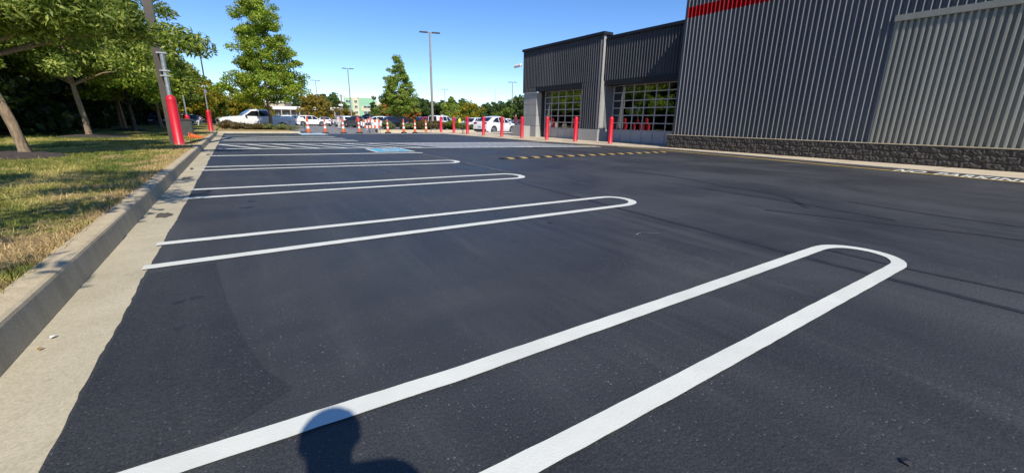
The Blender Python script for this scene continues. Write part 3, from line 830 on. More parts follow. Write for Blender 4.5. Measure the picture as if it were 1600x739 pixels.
bmeshes = [block_mesh(50 + i, BW - 0.004, BH - 0.004) for i in range(12)]
half = [block_mesh(80 + i, BW / 2 - 0.004, BH - 0.004) for i in range(3)]
for c in range(3):
    yy = 11.66
    first = True
    while yy > -4.0:
        hb = first and c == 1
        w = BW / 2 if hb else BW
        me = random.choice(half if hb else bmeshes)
        link_mesh("block", me, bld, (15.27 + random.uniform(-.004, .004), yy - w + 0.002, 0.03 + c * BH))
        yy -= w; first = False
mb = MB(); mb.box(15.278, 15.6, -8, 11.655, 0.0, 0.533); mb.build("mortar", M['edge'], bld)
mb = MB(); mb.box(15.24, 15.60, -8, 11.67, 0.535, 0.556); mb.build("cap", M['curbface'], bld)
# block return face at the corner, plain joints
for c in range(3):
    mb = MB(); mb.box(15.29, 15.6, 11.657, 11.70, 0.032 + c * BH, 0.026 + (c + 1) * BH); mb.build("block", M['block'], bld)

# left section with the garage doors
P3 = 0.165
def left_panels(y0, y1, z0, z1, x):
    n = max(1, round((y1 - y0) / P3)); p = (y1 - y0) / n
    i = 0
    while i < n:
        k = min(6, n - i)
        me = rib_panel("cladding_panel", M['left_clad'], k, p, 0.085, 0.10, z0, z1)
        link_mesh("cladding_panel", me, bld, (x, y0 + i * p, 0))
        i += k
left_panels(16.99, 18.37, 0.66, 3.08, 16.4)
left_panels(16.99, 24.10, 3.08, 5.28, 16.4)
left_panels(22.68, 24.10, 2.77, 3.08, 16.4)
left_panels(11.66, 16.90, 3.10, 5.07, 16.62)
mb = MB()
mb.box(16.404, 26, 16.96, 24.14, 3.09, 5.30)
mb.box(16.63, 26, 11.62, 16.955, 3.10, 5.08)
mb.box(16.404, 17.4, 16.96, 18.36, 0, 3.088)     # wall between the doors
mb.build("wall", M['dark_trim'], bld)
mb = MB(); mb.box(16.33, 16.405, 24.10, 24.16, 2.77, 5.28); mb.build("corner_trim", M['dark_trim'], bld)
mb = MB(); mb.box(16.38, 16.52, 16.950, 16.985, 0.66, 5.28); mb.build("pilaster", M['precast'], bld)
mb = MB(); mb.box(16.26, 16.9, 16.86, 24.24, 5.282, 5.43); mb.build("coping", M['lintel'], bld, bevel=0.01)
mb = MB(); mb.box(16.48, 17.1, 11.66, 16.855, 5.072, 5.21); mb.build("coping", M['lintel'], bld, bevel=0.01)
# sunlit jamb return beside the second door, lower part ribbed
mb = MB(); mb.box(16.702, 17.28, 16.90, 16.957, 0.642, 3.09); mb.build("jamb", M['dark_clad'], bld)
mb = MB(); mb.box(16.42, 16.701, 16.930, 16.956, 0.642, 3.09); mb.build("jamb", M['precast'], bld)
# lintels
mb = MB(); mb.box(16.33, 17.0, 18.37, 22.70, 2.80, 3.075); mb.build("lintel", M['lintel'], bld, bevel=0.005)
mb = MB(); mb.box(16.55, 17.5, 11.66, 16.92, 2.86, 3.095); mb.build("lintel", M['lintel'], bld, bevel=0.005)
# concrete pier, in three lifts with open joints
for z0, z1 in ((0.0, 0.72), (0.735, 1.375), (1.39, 2.05), (2.065, 2.765)):
    mb = MB(); mb.box(16.40, 17.0, 22.69, 24.13, z0, z1); mb.build("pier", M['precast'], bld, bevel=0.006)
mb = MB(); mb.box(16.42, 16.98, 22.71, 24.11, 0.0, 2.76); mb.build("pier_core", M['edge'], bld)
mb = MB(); mb.box(15.85, 16.395, 23.30, 24.62, 0.0, 0.72); mb.build("plinth", M['precast'], bld, bevel=0.012)
mb = MB(); mb.box(16.27, 17.0, 16.885, 18.42, 0.0, 0.64); mb.build("wainscot", M['precast'], bld, bevel=0.01)
# dark left jamb of the first door
mb = MB(); mb.box(17.002, 17.33, 16.89, 16.96, 0, 0.641); mb.build("jamb", M['dark_clad'], bld)
mb = MB(); mb.box(16.80, 16.97, 22.50, 22.688, 0, 2.80); mb.build("jamb", M['lintel'], bld)
# shop interior
mb = MB()
mb.box(25.8, 26, 11.6, 24.1, 0, 5); mb.box(17.6, 26, 24.0, 24.14, 0, 3.08); mb.box(17.6, 26, 11.60, 11.7, 0, 3.08)
mb.box(17.4, 26, 11.6, 24.1, 3.4, 3.5)
mb.build("interior", M['inside'], bld)
mb = MB(); mb.box(17.0, 26, 11.7, 24.0, 0.0, 0.034); mb.build("interior_floor", M['inside_floor'], bld)
mb = MB(); mb.box(19.0, 19.7, 13.3, 13.5, 3.05, 3.12); mb.build("ceiling_lamp", M['lamp'], bld)
# workshop racks with tyres, dimly seen through the glass
mb = MB()
for yy in np.arange(12.6, 23.4, 0.75):
    for zz in (0.35, 1.15, 1.95):
        mb.tube([(24.9, yy - .1, zz), (24.9, yy + .12, zz)], 0.33, 12)
mb.build("tyre_rack", M['tyre'], bld)

def garage_door(x, y0, cols, pitch, rails, zbot, parent):
    """y0: far jamb, columns run toward smaller y; rails: heights from the top frame down"""
    d = empty("garage_door", parent=parent)
    y1 = y0 - cols * pitch
    fr = MB()
    for i in range(cols + 1):
        yy = y0 - i * pitch
        w = 0.045 if i in (0, cols) else 0.022
        fr.box(x - 0.03, x + 0.03, yy - w, yy + w, zbot + 0.02, rails[0] + 0.03)
    for j, z in enumerate(rails):
        w = 0.022
        fr.box(x - 0.036, x + 0.036, y1 - 0.05, y0 + 0.05, z - w, z + w)
        if 0 < j < len(rails) - 1:      # section joint
            pass
    fr.build("frame", M['alu'], d)
    for i in range(cols):
        ya, yb = y0 - (i + 1) * pitch + 0.028, y0 - i * pitch - 0.028
        for za, zb in zip(rails[1:], rails[:-1]):
            mb = MB(); jx = random.uniform(-.003, .003)
            mb.add([(x + jx, ya, za + .028), (x - jx, yb, za + .028), (x - jx + random.uniform(-.002, .002), yb, zb - .028), (x + jx, ya, zb - .028)], [(0, 1, 2, 3)])
            o = mb.build("pane", M['glass'], d, recalc=False)
        mb = MB(); mb.box(x - 0.02, x + 0.02, ya + .004, yb - .004, zbot, rails[-1] - 0.03); mb.build("bottom_panel", M['alu_panel'], d, bevel=0.006)
    return d
garage_door(16.95, 22.47, 6, 0.68, [2.80, 2.46, 2.10, 1.72, 1.35, 0.97, 0.62], 0.03, bld)
garage_door(17.3, 17.0 - 0.1, 7, 0.70, [2.86, 2.51, 2.11, 1.74, 1.37, 0.99, 0.63], 0.03, bld)

# security camera on the far corner
sc_ = empty("security_camera", (16.3, 24.15, 4.52)); tag(sc_, "small white security camera on the far top corner of the building", "camera")
mb = MB(); mb.tube([(-0.02, .02, 0), (-0.10, .22, 0)], 0.035, 8); mb.build("arm", M['white_plastic'], sc_)
mb = MB(); mb.tube([(-.06, .15, -0.0), (-.16, .75, -0.05)], [0.10, 0.10], 12); mb.build("housing", M['white_plastic'], sc_)
mb = MB(); mb.tube([(-.16, .752, -0.05), (-.163, .77, -0.051)], [0.075, 0.075], 12); mb.build("lens", M['blackplastic'], sc_)

# painted words on the strip
tcv = bpy.data.curves.new("text", 'FONT'); tcv.body = "NO PARKING"; tcv.size = 1.0; tcv.offset = 0.032; tcv.space_character = 1.12; tcv.space_word = 1.5
to = bpy.data.objects.new("text_src", tcv); COL.objects.link(to)
bpy.context.view_layer.update()
me = bpy.data.meshes.new_from_object(to.evaluated_get(bpy.context.evaluated_depsgraph_get()))
bpy.data.objects.remove(to)
co = np.zeros(len(me.vertices) * 3, dtype=np.float32); me.vertices.foreach_get('co', co); co = co.reshape(-1, 3)
wtx = co[:, 0].max()
u = co[:, 0] / wtx * 2.22; v = co[:, 1] / co[:, 1].max()
yy = 3.52 - u
xl = np.interp(yy, [-6, 1.4, 4.7], [12.25, 12.75, 13.11]); xr = np.interp(yy, [-6, 1.4, 4.65], [12.93, 13.38, 13.76])
co2 = np.stack([xl + (xr - xl) * v, yy, np.full_like(yy, 0.0085)], -1)
me.vertices.foreach_set('co', co2.astype(np.float32).ravel()); me.update()
me.materials.clear(); me.materials.append(M['white'])
me.name = "no_parking_lettering"
lt = link_mesh("no_parking_lettering", me, lot)
if len(me.polygons) and me.polygons[0].normal.z < 0: me.flip_normals()

# ------------------------------------------------------------------ speed bump
sb = empty("speed_bump", (6.0, 9.86, 0)); tag(sb, "black rubber speed bump with yellow slanted pads crossing the lane", "speed bump")
A, B = Vector((6.0, 9.86, 0)), Vector((12.95, 9.95, 0))
nseg = 16
dv = (B - A) / nseg; nn = Vector((-dv.y, dv.x, 0)).normalized()
prof = [(-.17, 0.002), (-.11, .018), (-.04, .028), (.04, .028), (.11, .018), (.17, 0.002)]
for i in range(nseg):
    a = dv * i; b_ = dv * (i + .98)
    mb = MB(); vs = [a + nn * u + Vector((0, 0, z)) for u, z in prof] + [b_ + nn * u + Vector((0, 0, z)) for u, z in prof]
    mb.add(vs, [(j, j + 1, 6 + j + 1, 6 + j) for j in range(5)] + [tuple(range(6)), tuple(range(6, 12))])
    seg = mb.build("segment", M['rubber'], sb)
    a = dv * (i + .30); b_ = dv * (i + .72)
    sh = dv * -0.2
    mb = MB()
    P_ = [(-.17, 0.006), (-.11, .022), (-.04, .032), (.04, .032), (.11, .022), (.17, 0.006)]
    vs = [a + nn * u + sh * (u / .34) * 1.0 + Vector((0, 0, z)) for u, z in P_] + [b_ + nn * u + sh * (u / .34) + Vector((0, 0, z)) for u, z in P_]
    mb.add(vs, [(j, j + 1, 6 + j + 1, 6 + j) for j in range(5)])
    mb.build("pad", M['pad'], seg)

# ------------------------------------------------------------------ bollards and posts
def bollard(loc, h, r, mat, label, group, pad=None, name="bollard"):
    root = empty(name, loc); tag(root, label, "bollard", group)
    root.rotation_euler = (random.uniform(-.008, .008), random.uniform(-.008, .008), random.random() * 6)
    mb = MB()
    prof = [(r * 1.0, 0), (r, h - r * 1.1)] + [(r * math.cos(a), h - r * 1.1 + r * 1.1 * math.sin(a)) for a in [R(10), R(25), R(40), R(55), R(70), R(83)]]
    mb.lathe([(r * 1.03, 0), (r * 1.03, 0.03), (r, 0.034)] + prof[1:], n=24); mb.build("sleeve", mat, root)
    mb = MB(); mb.lathe([(r + .004, h - r * 1.35), (r + .006, h - r * 1.3), (r + .004, h - r * 1.25)], n=24); mb.build("seam", mat, root)
    if pad:
        mb = MB(); mb.box(-pad, pad, -pad, pad, -0.08, 0.03); mb.build("footing", M['conc'], root, bevel=0.01)
    return root
RB = [(14.05, 32.5), (14.2, 30.4), (13.95, 27.6), (13.99, 25.31), (14.05, 23.05), (14.21, 21.04), (14.30, 18.73), (14.6, 16.73), (14.94, 14.61)]
RL = ["farthest red bollard at the end of the apron row", "red bollard second from the far end, beside the grass island", "red bollard just left of the white coupe-backed car",
      "red bollard in front of the white car's tail", "red bollard in front of the white car's door", "red bollard in front of the concrete pier",
      "red bollard in front of the far garage door's left side", "red bollard in front of the wall between the garage doors", "nearest red bollard of the apron row, by the near garage door"]
for (x, y), lab in zip(RB, RL):
    d = math.hypot(x, y)
    bollard((x, y, 0.028 if y > 14 else 0.028), 1.24, 0.10 + 0.002 * random.random(), M['red'], lab, "red bollards along the garage apron")
# tall pole with a conduit in a red sleeve
LP = bollard((-1.48, 16.42, 0.12), 1.47, 0.128, M['red'], "tallest red sleeve bollard on its concrete pad beside the kerb", "red sleeve bollards on the verge", 0.42)
lp = empty("lamp_post", (-1.62, 16.75, 0.12)); tag(lp, "dark square light pole with grey conduit behind the tall red sleeve", "lamp post")
mb = MB(); mb.box(-.11, .11, -.11, .11, 0, 9.2); mb.build("pole", M['pole'], lp, bevel=0.01)
mb = MB(); mb.box(-.2, .2, -.2, .2, 0, 0.02); mb.build("base_plate", M['pole'], lp)
mb = MB(); mb.tube([(.12, -.30, 1.3), (.12, -.30, 2.62)], 0.055, 10); mb.build("conduit", M['galv'], lp)
for z in (1.98, 2.12, 2.6):
    mb = MB(); mb.box(.0, .24, -.37, -.1, z, z + 0.035); mb.build("clamp", M['galv'], lp)
mb = MB(); mb.box(-1.3, 1.3, -.16, .16, 9.2, 9.28); mb.build("lamp_head", M['pole'], lp)
b2 = bollard((-2.28, 31.9, 0.1), 0.97, 0.12, M['red'], "short red sleeve bollard farther back on the grass under the trees", "red sleeve bollards on the verge")
mb = MB(); mb.tube([(0, 0, .9), (0, 0, 2.05)], 0.04, 8); mb.build("post", M['galv'], b2)
b3 = bollard((-1.22, 31.8, 0.1), 1.27, 0.12, M['red'], "red sleeve bollard with a sign post at the far kerb corner", "red sleeve bollards on the verge")
mb = MB(); mb.tube([(0, 0, 1.2), (0, 0, 2.4)], 0.035, 8); mb.build("post", M['galv'], b3)
mb = MB(); mb.box(-.09, .09, -.045, -.035, 2.2, 2.42); mb.build("sign_plate", M['galv'], b3)
# utility box and the fallen cone
ub = empty("utility_box", (-1.95, 23.2, 0.1)); tag(ub, "dark green utility box on the grass behind the tall red sleeve", "utility box")
mb = MB(); mb.box(-.42, .42, -.3, .3, 0, .72); mb.build("body", M['box'], ub, bevel=0.02)
mb = MB(); mb.box(-.45, .45, -.33, .33, .722, .78); mb.build("lid", M['box'], ub, bevel=0.015)
cn = empty("traffic_cone", (-1.42, 21.3, 0.16)); tag(cn, "orange traffic cone lying on its side on the grass", "traffic cone")
mb = MB(); mb.tube([(-.12, 0, 0.06), (.33, .05, -0.0)], [.13, .025], 14); mb.build("body", M['orange'], cn)
mb = MB(); mb.box(-.15, -.115, -.17, .17, -.1, .22); mb.build("base", M['orange'], cn, bevel=0.008)

# channelizer posts across the entrance
def channelizer(loc, h, label, wide=1.0, lean=0.0):
    root = empty("channelizer_cone", loc, random.random() * 6); tag(root, label, "traffic cone", "orange channelizer cones across the lot entrance")
    root.rotation_euler = (lean, lean * .5, root.rotation_euler.z)
    b_ = MB(); b_.lathe([(.24, 0), (.24, .05), (.20, .09), (.14, .10)], n=8, smooth=False); b_.build("base", M['rubber'], root)
    r0, r1 = .115 * wide, .055 * wide
    rz = lambda z: r0 + (r1 - r0) * (z - .1) / (h - .1)
    cuts = [(.10, .36, 'orange'), (.36, .52, 'band'), (.52, .66, 'orange'), (.66, .80, 'band'), (.80, h - .03, 'orange')]
    for z0, z1, mm in cuts:
        mb = MB(); mb.tube([(0, 0, z0), (0, 0, z1)], [rz(z0), rz(z1)], 14); mb.build("stripe" if mm == 'band' else "body", M[mm], root)
    mb = MB(); mb.lathe([(.045, h - .03), (.05, h), (.02, h + .05)], n=10); mb.build("handle", M['orange'], root)
    return root
CH = [(4.25, 32.6, 1.12, "orange cone standing at the blue stall mark near the grass island", 1.0), (5.45, 33.3, 1.0, "slim orange cone second from the left in the row", .9), (6.62, 32.95, 1.06, "stout orange cone in front of the white-shirted person", 1.0),
      (7.85, 33.4, 1.02, "orange cone left of the stacked striped barricades", .9), (10.05, 33.6, 1.02, "orange cone right of the barricades, in front of the black car", .9), (11.33, 33.6, 1.05, "orange cone with a long white band beside the young tree's trunk", .9),
      (12.25, 33.6, 1.0, "orange cone in front of the red car's hood", .85), (13.2, 33.6, 1.02, "rightmost orange cone, next to the farthest bollard", .9)]
for x, y, h, lab, wd in CH:
    channelizer((x, y, -0.07), h, lab, wd, random.uniform(-.03, .03))

# striped barricades stacked together
def barricade(loc, rz, lab):
    root = empty("barricade", loc, rz); tag(root, lab, "barricade", "striped barricades stored at the entrance")
    for s in (-1, 1):
        for sx in (-.42, .42):
            mb = MB(); mb.tube([(sx, s * .28, 0), (sx, s * .03, 1.1)], .025, 6); mb.build("leg", M['galv'], root)
    for z, yo in ((.92, -.09), (.50, -.19)):
        for i in range(7):
            x0 = -.55 + i * .157
            mb = MB(); mb.prism([(x0, z - .1), (x0 + .157, z - .1), (x0 + .157 , z + .1), (x0 , z + .1)], 'y', yo - .02, yo + .01)
            mb.build("stripe", M['orange'] if i % 2 == 0 else M['band'], root)
    return root
barricade((8.55, 33.6, -.08), .55, "left striped barricade of the stack beside the white car")
barricade((9.0, 33.75, -.08), -.5, "right striped barricade of the stack, turned toward the black car")
# low rails
def rail(loc, rz, w, h, lab):
    root = empty("barrier_rail", loc, rz); tag(root, lab, "barrier")
    for sx in (-w / 2, w / 2):
        mb = MB(); mb.tube([(sx, 0, 0), (sx, 0, h)], .025, 6); mb.build("post", M['pole'], root)
    for zz in (h, h * .5):
        mb = MB(); mb.tube([(-w / 2, 0, zz), (w / 2, 0, zz)], .022, 6); mb.build("bar", M['pole'], root)
rail((3.75, 34.0, -.1), .25, 1.0, .85, "low dark metal rail beside the leftmost orange cone")
rail((14.5, 29.4, .028), 1.0, 1.0, .62, "low metal frame on the apron between red bollards")
rail((13.75, 32.9, .0), .2, .9, .6, "low metal frame left of the farthest red bollard")

# ------------------------------------------------------------------ vehicles
def interp(prof, x):
    for (x0, z0), (x1, z1) in zip(prof, prof[1:]):
        if x0 <= x <= x1:
            return z0 + (z1 - z0) * (x - x0) / max(1e-6, x1 - x0)
    return prof[-1][1]

def car(name, label, cat, loc, rz, sp, paint, group=None, detail=True, rimmat='rim', sc=1.0):
    """body lofted along its length; +x is forward"""
    root = empty(name, loc, rz); tag(root, label, cat, group)
    root.scale = (sc,) * 3
    W2 = sp['W'] / 2; prof = sp['prof']; belt = sp['belt']; zb = sp.get('zb', .22)
    half_len = prof[-1][0]
    def halfw(x):          # plan taper toward the ends
        t_ = abs(x) / half_len
        return W2 * (1 - .13 * max(0, (t_ - .72) / .28) ** 2)
    def ywid(x, z):
        zt = interp(prof, x); hw = halfw(x)
        b_ = min(belt(x), zt - .03)
        if z <= b_:
            return hw * (0.95 + 0.05 * min(1, max(0, (z - zb) / .28)))
        return hw * (1 - sp.get('tumble', .20) * (z - b_) / max(.3, sp['roof'] - b_))
    st = sorted(set([p[0] for p in prof] + [prof[0][0] + (prof[-1][0] - prof[0][0]) * i / 26 for i in range(27)]))
    mb = MB(); rings = []
    for x in st:
        zt = interp(prof, x); b_ = min(belt(x), zt - .03)
        zl = zb + (.10 if (x > half_len - .25 or x < -half_len + .25) else 0)
        zs = [zl, zl + .12, (zl + b_) / 2, b_, b_ + (zt - b_) * .55, zt - (zt - b_) * .12]
        ring = [(x, ywid(x, z), z) for z in zs]
        yt = ywid(x, zt)
        ring += [(x, yt * .86, zt - .004), (x, 0, zt + .015 * (zt > b_ + .1))]
        full = ring + [(a, -b2, c) for a, b2, c in reversed(ring[:-1])]
        rings.append(full)
    nr = len(rings[0])
    vs = [v for r_ in rings for v in r_]
    fs = [(i * nr + k, i * nr + k + 1, (i + 1) * nr + k + 1, (i + 1) * nr + k) for i in range(len(rings) - 1) for k in range(nr - 1)]
    fs += [(i * nr + nr - 1, i * nr, (i + 1) * nr, (i + 1) * nr + nr - 1) for i in range(len(rings) - 1)]
    mb.add(vs, fs, True)
    mb.add(rings[0], [tuple(reversed(range(nr)))]); mb.add(rings[-1], [tuple(range(nr))])
    body = mb.build("body", paint, root)
    body.data.set_sharp_from_angle(angle=R(32))
    # side windows
    for s in (1, -1):
        for poly in sp['wins']:
            mb = MB(); mb.add([(x, s * (ywid(x, z) + .008), z) for x, z in poly], [tuple(range(len(poly)))])
            mb.build("window", M['carglass'], root, recalc=False)
    # windscreen and rear glass
    for nm, (x0, x1) in (("windscreen", sp['screen']), ("rear_window", sp['rear'])):
        m_ = MB(); vs = []; K = 4
        for i in range(K + 1):
            x = x0 + (x1 - x0) * i / K; z = interp(prof, x)
            e = .016 if nm == "windscreen" else -.016
            yw = ywid(x, z) * .84
            vs += [(x + e, yw, z + .010), (x + e, -yw, z + .010)]
        m_.add(vs, [(2 * i, 2 * i + 1, 2 * i + 3, 2 * i + 2) for i in range(K)]); m_.build(nm, M['carglass'], root)
    # wheels in dark arches
    r = sp['wr']
    for xw in sp['axles']:
        for s in (1, -1):
            yw = halfw(xw)
            arch = MB()
            pts = [(xw + (r + .065) * math.cos(a), r + (r + .065) * math.sin(a)) for a in [math.pi * k / 14 for k in range(15)]]
            pts = [(xw + r + .065, zb + .02)] + pts + [(xw - r - .065, zb + .02)]
            arch.add([(x, s * (ywid(x, z) + .010), z) for x, z in pts], [tuple(range(len(pts)))])
            arch.build("wheel_arch", M['blackplastic'], root, recalc=False)
            wh = MB(); wh.tube([(xw, s * (yw - .22), r), (xw, s * (yw - .0), r), (xw, s * (yw + .022), r)], [r, r, r * .93], 20); w_ = wh.build("wheel", M['tyre'], root)
            rm = MB()
            rm.tube([(xw, s * (yw + .018), r), (xw, s * (yw + .028), r)], [r * .68, r * .66], 18)
            rim = rm.build("rim", M[rimmat], w_)
            sp_ = MB()
            for k in range(5):
                a = 2 * math.pi * (k + .5) / 5
                c_, s_ = math.cos(a), math.sin(a)
                sp_.add([(xw + (c_ * q - s_ * w) * r, s * (yw + .030), r + (s_ * q + c_ * w) * r) for q, w in ((.22, -.10), (.58, -.14), (.58, .14), (.22, .10))], [(0, 1, 2, 3)])
            sp_.build("rim_gap", M['blackplastic'], w_, recalc=False)
    # bumpers, sills, lamps
    xf, xr = half_len, prof[0][0]
    for nm, x0, x1 in (("front_bumper", xf - .18, xf + .03), ("rear_bumper", xr - .03, xr + .18)):
        b_ = MB(); hw = halfw(xf) * .96
        b_.box(x0, x1, -hw, hw, zb + .06, zb + .30); b_.build(nm, M[sp.get('bump', 'blackplastic')], root, bevel=.05)
    b_ = MB()
    for s in (1, -1):
        b_.box(sp['axles'][0] + r + .1, sp['axles'][1] - r - .1, s * (W2 * .93) - .03, s * (W2 * .93) + .04, zb - .02, zb + .09)
    b_.build("sill", M['blackplastic'], root)
    zl = sp['lampz']
    for s in (1, -1):
        h_ = MB(); yo = halfw(xf) * .70
        h_.box(xf - .22, xf + .012, s * yo - .20, s * yo + .20, zl - .08, zl + .09); h_.build("headlight", M['headl'], root, bevel=.03)
        t_ = MB(); yo = halfw(xr) * (.88 if sp.get('tall_tail') else .74)
        if sp.get('tall_tail'): t_.box(xr - .012, xr + .12, s * yo - .07, s * yo + .08, zl - .12, zl + .22)
        else: t_.box(xr - .035, xr + .14, s * yo - .22, s * yo + .19, sp.get('tailz', zl + .12) - .06, sp.get('tailz', zl + .12) + .06)
        t_.build("taillight", M['tail'], root, bevel=.02)
        if detail:
            m_ = MB(); mx = sp['mirror']; my = s * (ywid(mx, belt(mx)) + .11)
            m_.box(mx - .06, mx + .07, my - .10, my + .10, belt(mx) + .02, belt(mx) + .19); m_.build("mirror", paint if name != 'pickup_truck' else M['blackplastic'], root, bevel=.04)
            for hx in sp['handles']:
                d_ = MB(); d_.box(hx - .09, hx + .09, s * (ywid(hx, belt(hx) - .08)) - .01, s * (ywid(hx, belt(hx) - .08)) + .028, belt(hx) - .10, belt(hx) - .065); d_.build("door_handle", M['chrome'], root)
            for dx in sp['seams']:
                d_ = MB(); zt_, zb_ = belt(dx) , zb + .16
                d_.add([(dx - .008, s * (ywid(dx, zb_) + .006), zb_), (dx + .008, s * (ywid(dx, zb_) + .006), zb_), (dx + .008, s * (ywid(dx, zt_) + .006), zt_), (dx - .008, s * (ywid(dx, zt_) + .006), zt_)], [(0, 1, 2, 3)])
                d_.build("door_seam", M['blackplastic'], root, recalc=False)
    g_ = MB(); hw = halfw(xf)
    g_.box(xf - .05, xf + .016, -hw * .5, hw * .5, zl - .16, zl + .07); g_.build("grille", M['blackplastic'], root)
    p_ = MB(); pz = sp.get('platez', .72); p_.box(xr - .045, xr - .02, -.17, .17, pz - .06, pz + .06); p_.build("number_plate", M['plate'], root)
    return root

SUV = dict(W=1.86, roof=1.68, belt=lambda x: 1.02 + .02 * (x < -1), wr=.36, axles=(-1.42, 1.42), lampz=.80, tailz=.98, platez=.78,
           prof=[(-2.33, .60), (-2.30, .98), (-2.22, 1.10), (-1.95, 1.52), (-1.75, 1.62), (-.9, 1.68), (.1, 1.66), (.42, 1.58), (1.22, 1.08), (1.7, 1.0), (2.12, .90), (2.27, .78), (2.33, .58)],
           wins=[[(-1.95, 1.08), (-1.0, 1.06), (-1.0, 1.56), (-1.7, 1.53)], [(-.92, 1.06), (-.02, 1.06), (-.02, 1.57), (-.92, 1.57)], [(.06, 1.06), (1.02, 1.08), (.36, 1.53), (.06, 1.57)]],
           screen=(.46, 1.19), rear=(-2.2, -1.96), mirror=.92, handles=(-.75, .22), seams=(-1.02, .02, 1.05))
COUPE = dict(W=1.90, roof=1.66, belt=lambda x: 1.0 + .035 * max(0, -x), wr=.375, axles=(-1.40, 1.40), lampz=.78, tailz=1.03, platez=.75, tumble=.26,
             prof=[(-2.34, .58), (-2.33, .95), (-2.27, 1.10), (-2.05, 1.17), (-1.35, 1.52), (-.9, 1.62), (-.2, 1.66), (.3, 1.60), (1.22, 1.07), (1.7, .98), (2.12, .88), (2.29, .74), (2.34, .56)],
             wins=[[(-1.62, 1.14), (-.62, 1.06), (-.62, 1.54), (-1.0, 1.48)], [(-.54, 1.06), (.2, 1.05), (.2, 1.53), (-.54, 1.56)], [(.28, 1.05), (1.02, 1.07), (.30, 1.50)]],
             screen=(.34, 1.19), rear=(-2.03, -1.33), mirror=.95, handles=(-.72, .12), seams=(-.98, .24, 1.05))
SEDAN = dict(W=1.82, roof=1.46, belt=lambda x: .96, wr=.33, axles=(-1.40, 1.42), lampz=.68, tailz=.86, platez=.62, zb=.2,
             prof=[(-2.36, .55), (-2.33, .92), (-2.2, 1.02), (-1.65, 1.06), (-.85, 1.40), (-.4, 1.46), (.2, 1.44), (.45, 1.38), (1.2, .98), (1.75, .90), (2.2, .78), (2.36, .55)],
             wins=[[(-1.35, 1.01), (-.72, .99), (-.72, 1.36), (-.92, 1.33)], [(-.66, .99), (.08, .99), (.08, 1.38), (-.66, 1.38)], [(.15, .99), (1.0, 1.0), (.40, 1.33), (.15, 1.37)]],
             screen=(.48, 1.17), rear=(-1.6, -.88), mirror=.9, handles=(-.55, .28), seams=(-.70, .10, 1.0))
JEEP = dict(W=1.85, roof=1.84, belt=lambda x: 1.13, wr=.40, axles=(-1.25, 1.32), lampz=.92, tailz=1.0, platez=.8, zb=.34,
            prof=[(-2.1, .7), (-2.09, 1.1), (-2.02, 1.78), (-1.8, 1.84), (.1, 1.84), (.32, 1.78), (.82, 1.16), (1.6, 1.10), (2.02, 1.02), (2.1, .7)],
            wins=[[(-1.85, 1.19), (-1.0, 1.19), (-1.0, 1.68), (-1.8, 1.68)], [(-.9, 1.19), (-.2, 1.19), (-.2, 1.70), (-.9, 1.70)], [(-.1, 1.19), (.68, 1.19), (.26, 1.68), (-.1, 1.70)]],
            screen=(.35, .80), rear=(-2.085, -2.025), mirror=.6, handles=(-.75, .0), seams=(-.95, -.15, .78))
PICK = dict(W=2.02, roof=1.95, belt=lambda x: 1.30 if x > -.75 else 1.36, wr=.41, axles=(-1.80, 1.92), lampz=1.05, zb=.36, tall_tail=True, platez=.75, bump='chrome',
            prof=[(-2.95, .75), (-2.94, 1.39), (-.98, 1.40), (-.94, 1.46), (-.90, 1.62), (-.84, 1.86), (-.70, 1.93), (.2, 1.96), (.52, 1.90), (1.30, 1.38), (2.2, 1.31), (2.74, 1.22), (2.90, 1.10), (2.95, .72)],
            wins=[[(-.78, 1.40), (-.05, 1.36), (-.05, 1.82), (-.72, 1.82)], [(-.01, 1.36), (1.06, 1.38), (.50, 1.80), (-.01, 1.83)]],
            screen=(.56, 1.27), rear=(-.89, -.85), mirror=1.0, handles=(.05, -.55), seams=(-.82, -.02, 1.15))

car("pickup_truck", "white pickup truck parked behind the tree on the grass island", "pickup truck", (1.75, 45.2, -.3), R(190), PICK, M['cw'], rimmat='rim')
car("parked_car", "white coupe-backed car seen from behind, right of the bollards", "car", (21.5, 36.4, -.24), R(20), COUPE, M['cw'])
car("parked_car", "white estate-like car facing right, behind the leftmost orange cone", "car", (10.9, 79.0, -.3), R(2), SUV, M['cw'])
car("parked_car", "white car seen from behind at the pickup's tail", "car", (7.9, 82.5, -.3), R(75), SUV, M['cw'])
car("parked_car", "cream white car behind the striped barricades", "car", (17.6, 64.4, -.3), R(176), SUV, M['cw'])
car("parked_car", "black car behind the young tree's trunk", "car", (19.9, 60.6, -.3), R(8), SUV, M['cb'], rimmat='rim_dark')
car("parked_car", "red car with its hood toward the young tree", "car", (22.2, 57.6, -.3), R(196), SUV, M['cr'])
jp = car("parked_car", "boxy white car with a spare wheel on its tailgate", "car", (23.6, 54.0, -.3), R(28), JEEP, M['cw'])
mb = MB(); mb.tube([(-2.12, .1, 1.05), (-2.34, .1, 1.05)], .40, 18); sw = mb.build("spare_wheel", M['tyre'], jp)
mb = MB(); mb.tube([(-2.341, .1, 1.05), (-2.36, .1, 1.05)], .24, 14); mb.build("rim", M['rim'], sw)
car("parked_car", "white car between the two bollards left of the coupe-backed car", "car", (28.0, 53.6, -.3), R(205), SUV, M['cw'])
car("parked_car", "dark grey car behind the nose of the white coupe-backed car", "car", (29.0, 44.2, -.3), R(165), SEDAN, M['cg'])
car("parked_car", "silver car behind the person in the yellow vest", "car", (31.8, 66.5, -.3), R(10), SUV, M['cs'])
oh = car("parked_car", "grey car with its black tailgate raised", "car", (15.4, 66.6, -.3), R(120), SUV, M['cg'])
